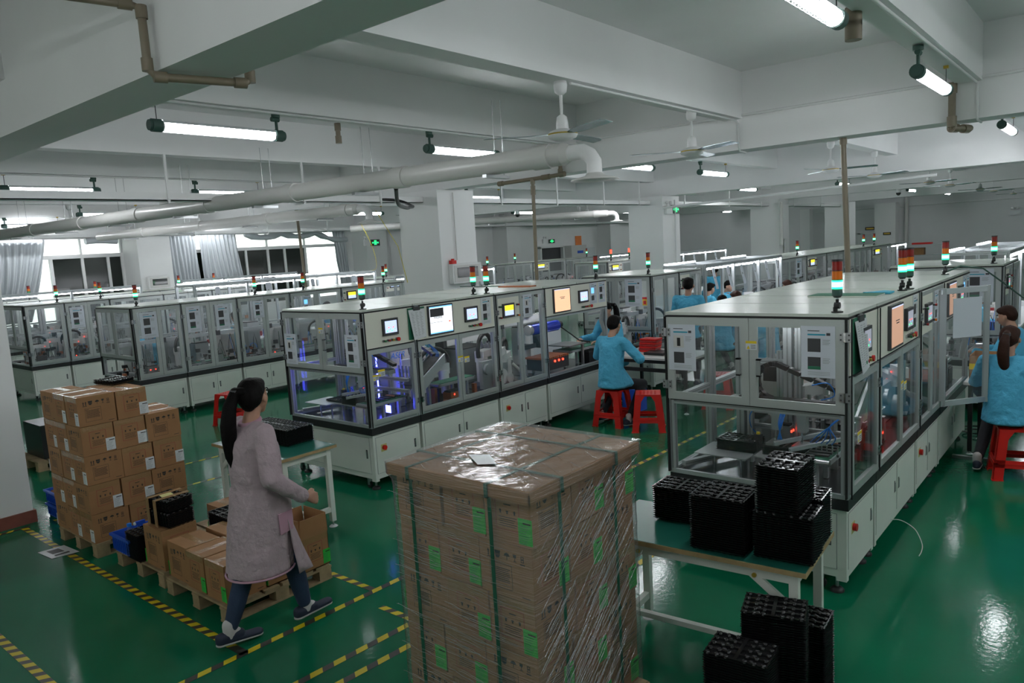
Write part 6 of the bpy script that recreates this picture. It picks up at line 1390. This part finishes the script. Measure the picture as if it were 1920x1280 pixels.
# ---- the walking person in the foreground
J = dict(head=V(.0,.035,1.545), turn=.42, nod=0.02, neck=V(0,.0,1.41), chest=V(0,-.01,1.24), pelvis=V(0,.0,.90),
    sh_l=V(-.165,.02,1.345), el_l=V(-.235,.04,1.07), wr_l=V(-.20,.16,.86), hn_l=V(-.18,.22,.80),
    sh_r=V(.17,-.02,1.345), el_r=V(.255,-.06,1.08), wr_r=V(.24,.17,.90), hn_r=V(.23,.26,.865), palm_r=V(.9,0,.3), palm_l=V(-.9,0,.3),
    hp_l=V(-.085,.0,.86), kn_l=V(-.08,-.09,.47), an_l=V(-.065,-.26,.095), to_l=V(-.04,-.085,.02),
    hp_r=V(.085,.02,.86), kn_r=V(.075,.14,.47), an_r=V(.05,.22,.10), to_r=V(.05,.39,.05))
W_P = person('woman with long black ponytail in a pinkish grey work coat, walking', (-4.18, 2.40, 0), 0, J, 'long', 'coat', 'jean', 'hair', .010, True,
    [(((V(0,0,.98), (.18,.165,.06)), (V(0,0,.85), (.205,.19,.05))), ((V(0,-.02,.62), (.205,.205,.05)), (V(0,-.04,.46), (.21,.215,.02))))], tail=[(.0,-.085,1.60),(-.0,-.135,1.50),(-.005,-.15,1.40),(-.01,-.15,1.30),(-.01,-.15,1.21),(-.01,-.145,1.13)], hs=1.09, fat=.03)
cob = [o for o in W_P.children if o.name.startswith('coat')][0]
# front flap of the coat blown forward at the side slit, pocket and hem
mb = MB(); rows_ = 10; vs = []; 
for j in range(rows_+1):
    t = j/rows_; z = .78-.36*t
    for i in range(7):
        u = i/6; vs.append((.196-.08*u*(1-t)+.025*t-.06*u*t+.004*math.sin(j*.9+i), .06+.065*u+.03*t+.075*t*u, z-.02*u))
fs = [(j*7+i, j*7+i+1, (j+1)*7+i+1, (j+1)*7+i) for j in range(rows_) for i in range(6)]
mb.add(vs, fs, 'coat', True); q = mb.build('coat_flap'); q.parent = cob; WL[q.name] = V(0,0,0); s_ = q.modifiers.new('s', 'SOLIDIFY'); s_.thickness = .005
mb = MB(); ring = [(.206*math.cos(t), -.04+.211*math.sin(t), .452) for t in [2*PI*k/28 for k in range(29)]]; mb.tube(ring, .007, 'coatc', 6); q = mb.build('hem'); q.parent = cob; WL[q.name] = V(0,0,0)
mb = MB(); mb.add([(.206,.0,.83),(.190,.105,.83),(.193,.10,.71),(.210,.0,.70)], [(0,1,2,3)], 'coatc'); q = mb.build('pocket'); q.parent = cob; WL[q.name] = V(0,0,0); s_ = q.modifiers.new('s', 'SOLIDIFY'); s_.thickness = .008; s_.offset = 1
mb = MB(); mb.cyl((-.05,-.07,1.605),(.03,-.085,1.608),.006,'chrome',n=8); q = mb.build('hair_clip'); q.parent = [o for o in W_P.children if o.name.startswith('hair')][0]; WL[q.name] = V(0,0,0)
# ---- seated and standing workers
def seated(lean=.05, arms=.30, spread=.2, hz=1.27, armz=.86, head_turn=0, nod=-.25, ell=.24, elr=.24, legf=.38, foot=.02):
    return dict(head=V(.0,.06+lean,hz), turn=head_turn, nod=nod, neck=V(0,lean,hz-.135), chest=V(0,lean*.6,hz-.31), pelvis=V(0,-.02,.57),
        sh_l=V(-.175,lean,hz-.20), el_l=V(-ell-.03,.06+lean,hz-.42), wr_l=V(-spread*.7,arms+lean,armz), hn_l=V(-spread*.5,arms+.09+lean,armz-.01),
        sh_r=V(.175,lean,hz-.20), el_r=V(elr+.03,.06+lean,hz-.42), wr_r=V(spread*.7,arms+lean,armz), hn_r=V(spread*.5,arms+.09+lean,armz-.01),
        hp_l=V(-.09,.02,.55), kn_l=V(-.2,legf,.50), an_l=V(-.23,foot,.09), to_l=V(-.25,foot+.15,.02), hp_r=V(.09,.02,.55), kn_r=V(.2,legf,.50), an_r=V(.23,foot,.09), to_r=V(.25,foot+.15,.02))
sk = lambda: [(((V(0,0,.75), (.17,.14,.06)), (V(0,0,.62), (.19,.16,.06))), ((V(0,-.02,.52), (.20,.17,.035)), (V(.08,.14,.54), (.15,.10,.07)), (V(-.08,.14,.54), (.15,.10,.07))))]
person('man in blue work coat sitting on a red stool with his back to us', (-5.11, 8.03, 0), -.12, seated(.03, .28, .3, 1.30, .84, .1, -.22, .28, .36), 'short', 'smock', 'dtrous', 'hair', .012, True, sk(), hs=1.08, fat=.035)
person('woman in blue coat with brown ponytail sitting at the right edge', (-.84, 8.0, 0), -.10, seated(.02, .34, .15, 1.27, .86, -.1, -.15), 'long', 'smock', 'dtrous', 'hairb', .012, True, sk(), hs=1.05, fat=.03, tail=[(0,-.06,1.33),(-.01,-.10,1.25),(-.015,-.11,1.16),(-.01,-.10,1.08),(0,-.09,1.02)])
person('worker in blue leaning in behind the seated man', (-5.95, 9.5, 0), 2.9, seated(.12, .4, .3, 1.36, .95, .3, -.35), 'long', 'smock', 'dtrous', 'hair', .016, True, sk(), tail=[(0,-.0,1.42),(0,-.03,1.34),(0,-.04,1.25),(0,-.03,1.18)])
def standing(arms=.25, head_turn=0, nod=-.2):
    return dict(head=V(0,.03,1.56), turn=head_turn, nod=nod, neck=V(0,0,1.42), chest=V(0,-.01,1.25), pelvis=V(0,0,.93), sh_l=V(-.18,0,1.36), el_l=V(-.24,.03,1.10), wr_l=V(-.15,arms,.98), hn_l=V(-.10,arms+.08,.98), sh_r=V(.18,0,1.36), el_r=V(.24,.03,1.10), wr_r=V(.15,arms,.98), hn_r=V(.10,arms+.08,.98),
        hp_l=V(-.09,0,.9), kn_l=V(-.1,.02,.5), an_l=V(-.1,0,.09), to_l=V(-.11,.15,.02), hp_r=V(.09,0,.9), kn_r=V(.1,.02,.5), an_r=V(.1,0,.09), to_r=V(.11,.15,.02))
long_ = [(((V(0,0,1.0), (.165,.13,.06)), (V(0,0,.9), (.17,.14,.05))), ((V(0,0,.80), (.18,.15,.04)), (V(0,0,.78), (.185,.155,.03))))]
person('standing man in blue coat seen from behind over the right machine', (-5.33, 10.68, 0), .15, standing(.3, .1), 'short', 'smock', 'dtrous', 'hair', .014, True, long_, hs=1.1, fat=.02).scale = (1.03, 1.03, 1.03)
S_ = [(-6.75, 14.3, -.6, 'seated worker with dark hair right of the standing man', 1.30, 'short', 'hair'), (-5.12, 11.40, .2, 'dark-haired worker whose head just shows over the machine roof', 1.27, 'long', 'hair'), (-6.7, 15.1, -1.8, 'worker with white hair clip turned toward us at the lit bench', 1.25, 'long', 'hair'),
      (-5.15, 12.3, 1.2, 'brown-haired worker low at the lit bench', 1.18, 'long', 'hairb'), (-5.2, 14.9, 1.0, 'reddish-haired worker half hidden by the machine roofs at centre right', 1.22, 'long', 'hairb'),
      (-.95, 9.95, 1.35, 'worker in blue with hair bun at the right edge, in profile', 1.33, 'long', 'hairb'), (-3.9, 18.3, 2.4, 'worker in a mask facing us left of the far right machines', 1.30, 'long', 'hair'), (-1.75, 12.6, -1.4, 'worker in blue reaching across the lit bench behind the notice sheet', 1.30, 'long', 'hair')]
PR = {}
def worker(x, y, r, l, hh_, hm, pose='sit'):
    k = (hh_, hm, pose)
    if k not in PR: PR[k] = person('x', (0, 0, 0), 0, seated(.06, .34, .2, 1.27, .86, .1, -.3) if pose == 'sit' else standing(.35), hh_, 'smock', 'dtrous', hm, .015, True, sk() if pose == 'sit' else long_)
    clone(PR[k], (x, y, 0), r, l)
for x, y, r, l, hz, hh_, hm in S_: worker(x, y, r, l, hh_, hm)
worker(-7.4, 16.2, .9, 'distant worker in blue standing behind the lit bench', 'short', 'hair', 'stand')
for x, y, r, l in ((-14.05, 8.0, 1.4, 'worker in blue seen through the glass of the left row, nearer'), (-13.9, 10.2, 1.5, 'worker in blue seen through the glass of the left row, farther'), (-13.5, 6.0, 1.5, 'worker in blue bending behind the front left machine'), (-12.2, 12.6, .4, 'worker in blue beside the grey column at the lit bench'), (-7.6, 6.9, -1.5, 'worker in blue behind the violet lit machine'),
    (-3.75, 9.9, 1.3, 'worker in blue on a stool seen through the right machine, left one'), (-3.3, 10.9, 1.4, 'worker in blue on a stool seen through the right machine, right one')): worker(x, y, r, l, 'long', 'hair')
for p_ in PR.values():
    kill(p_)
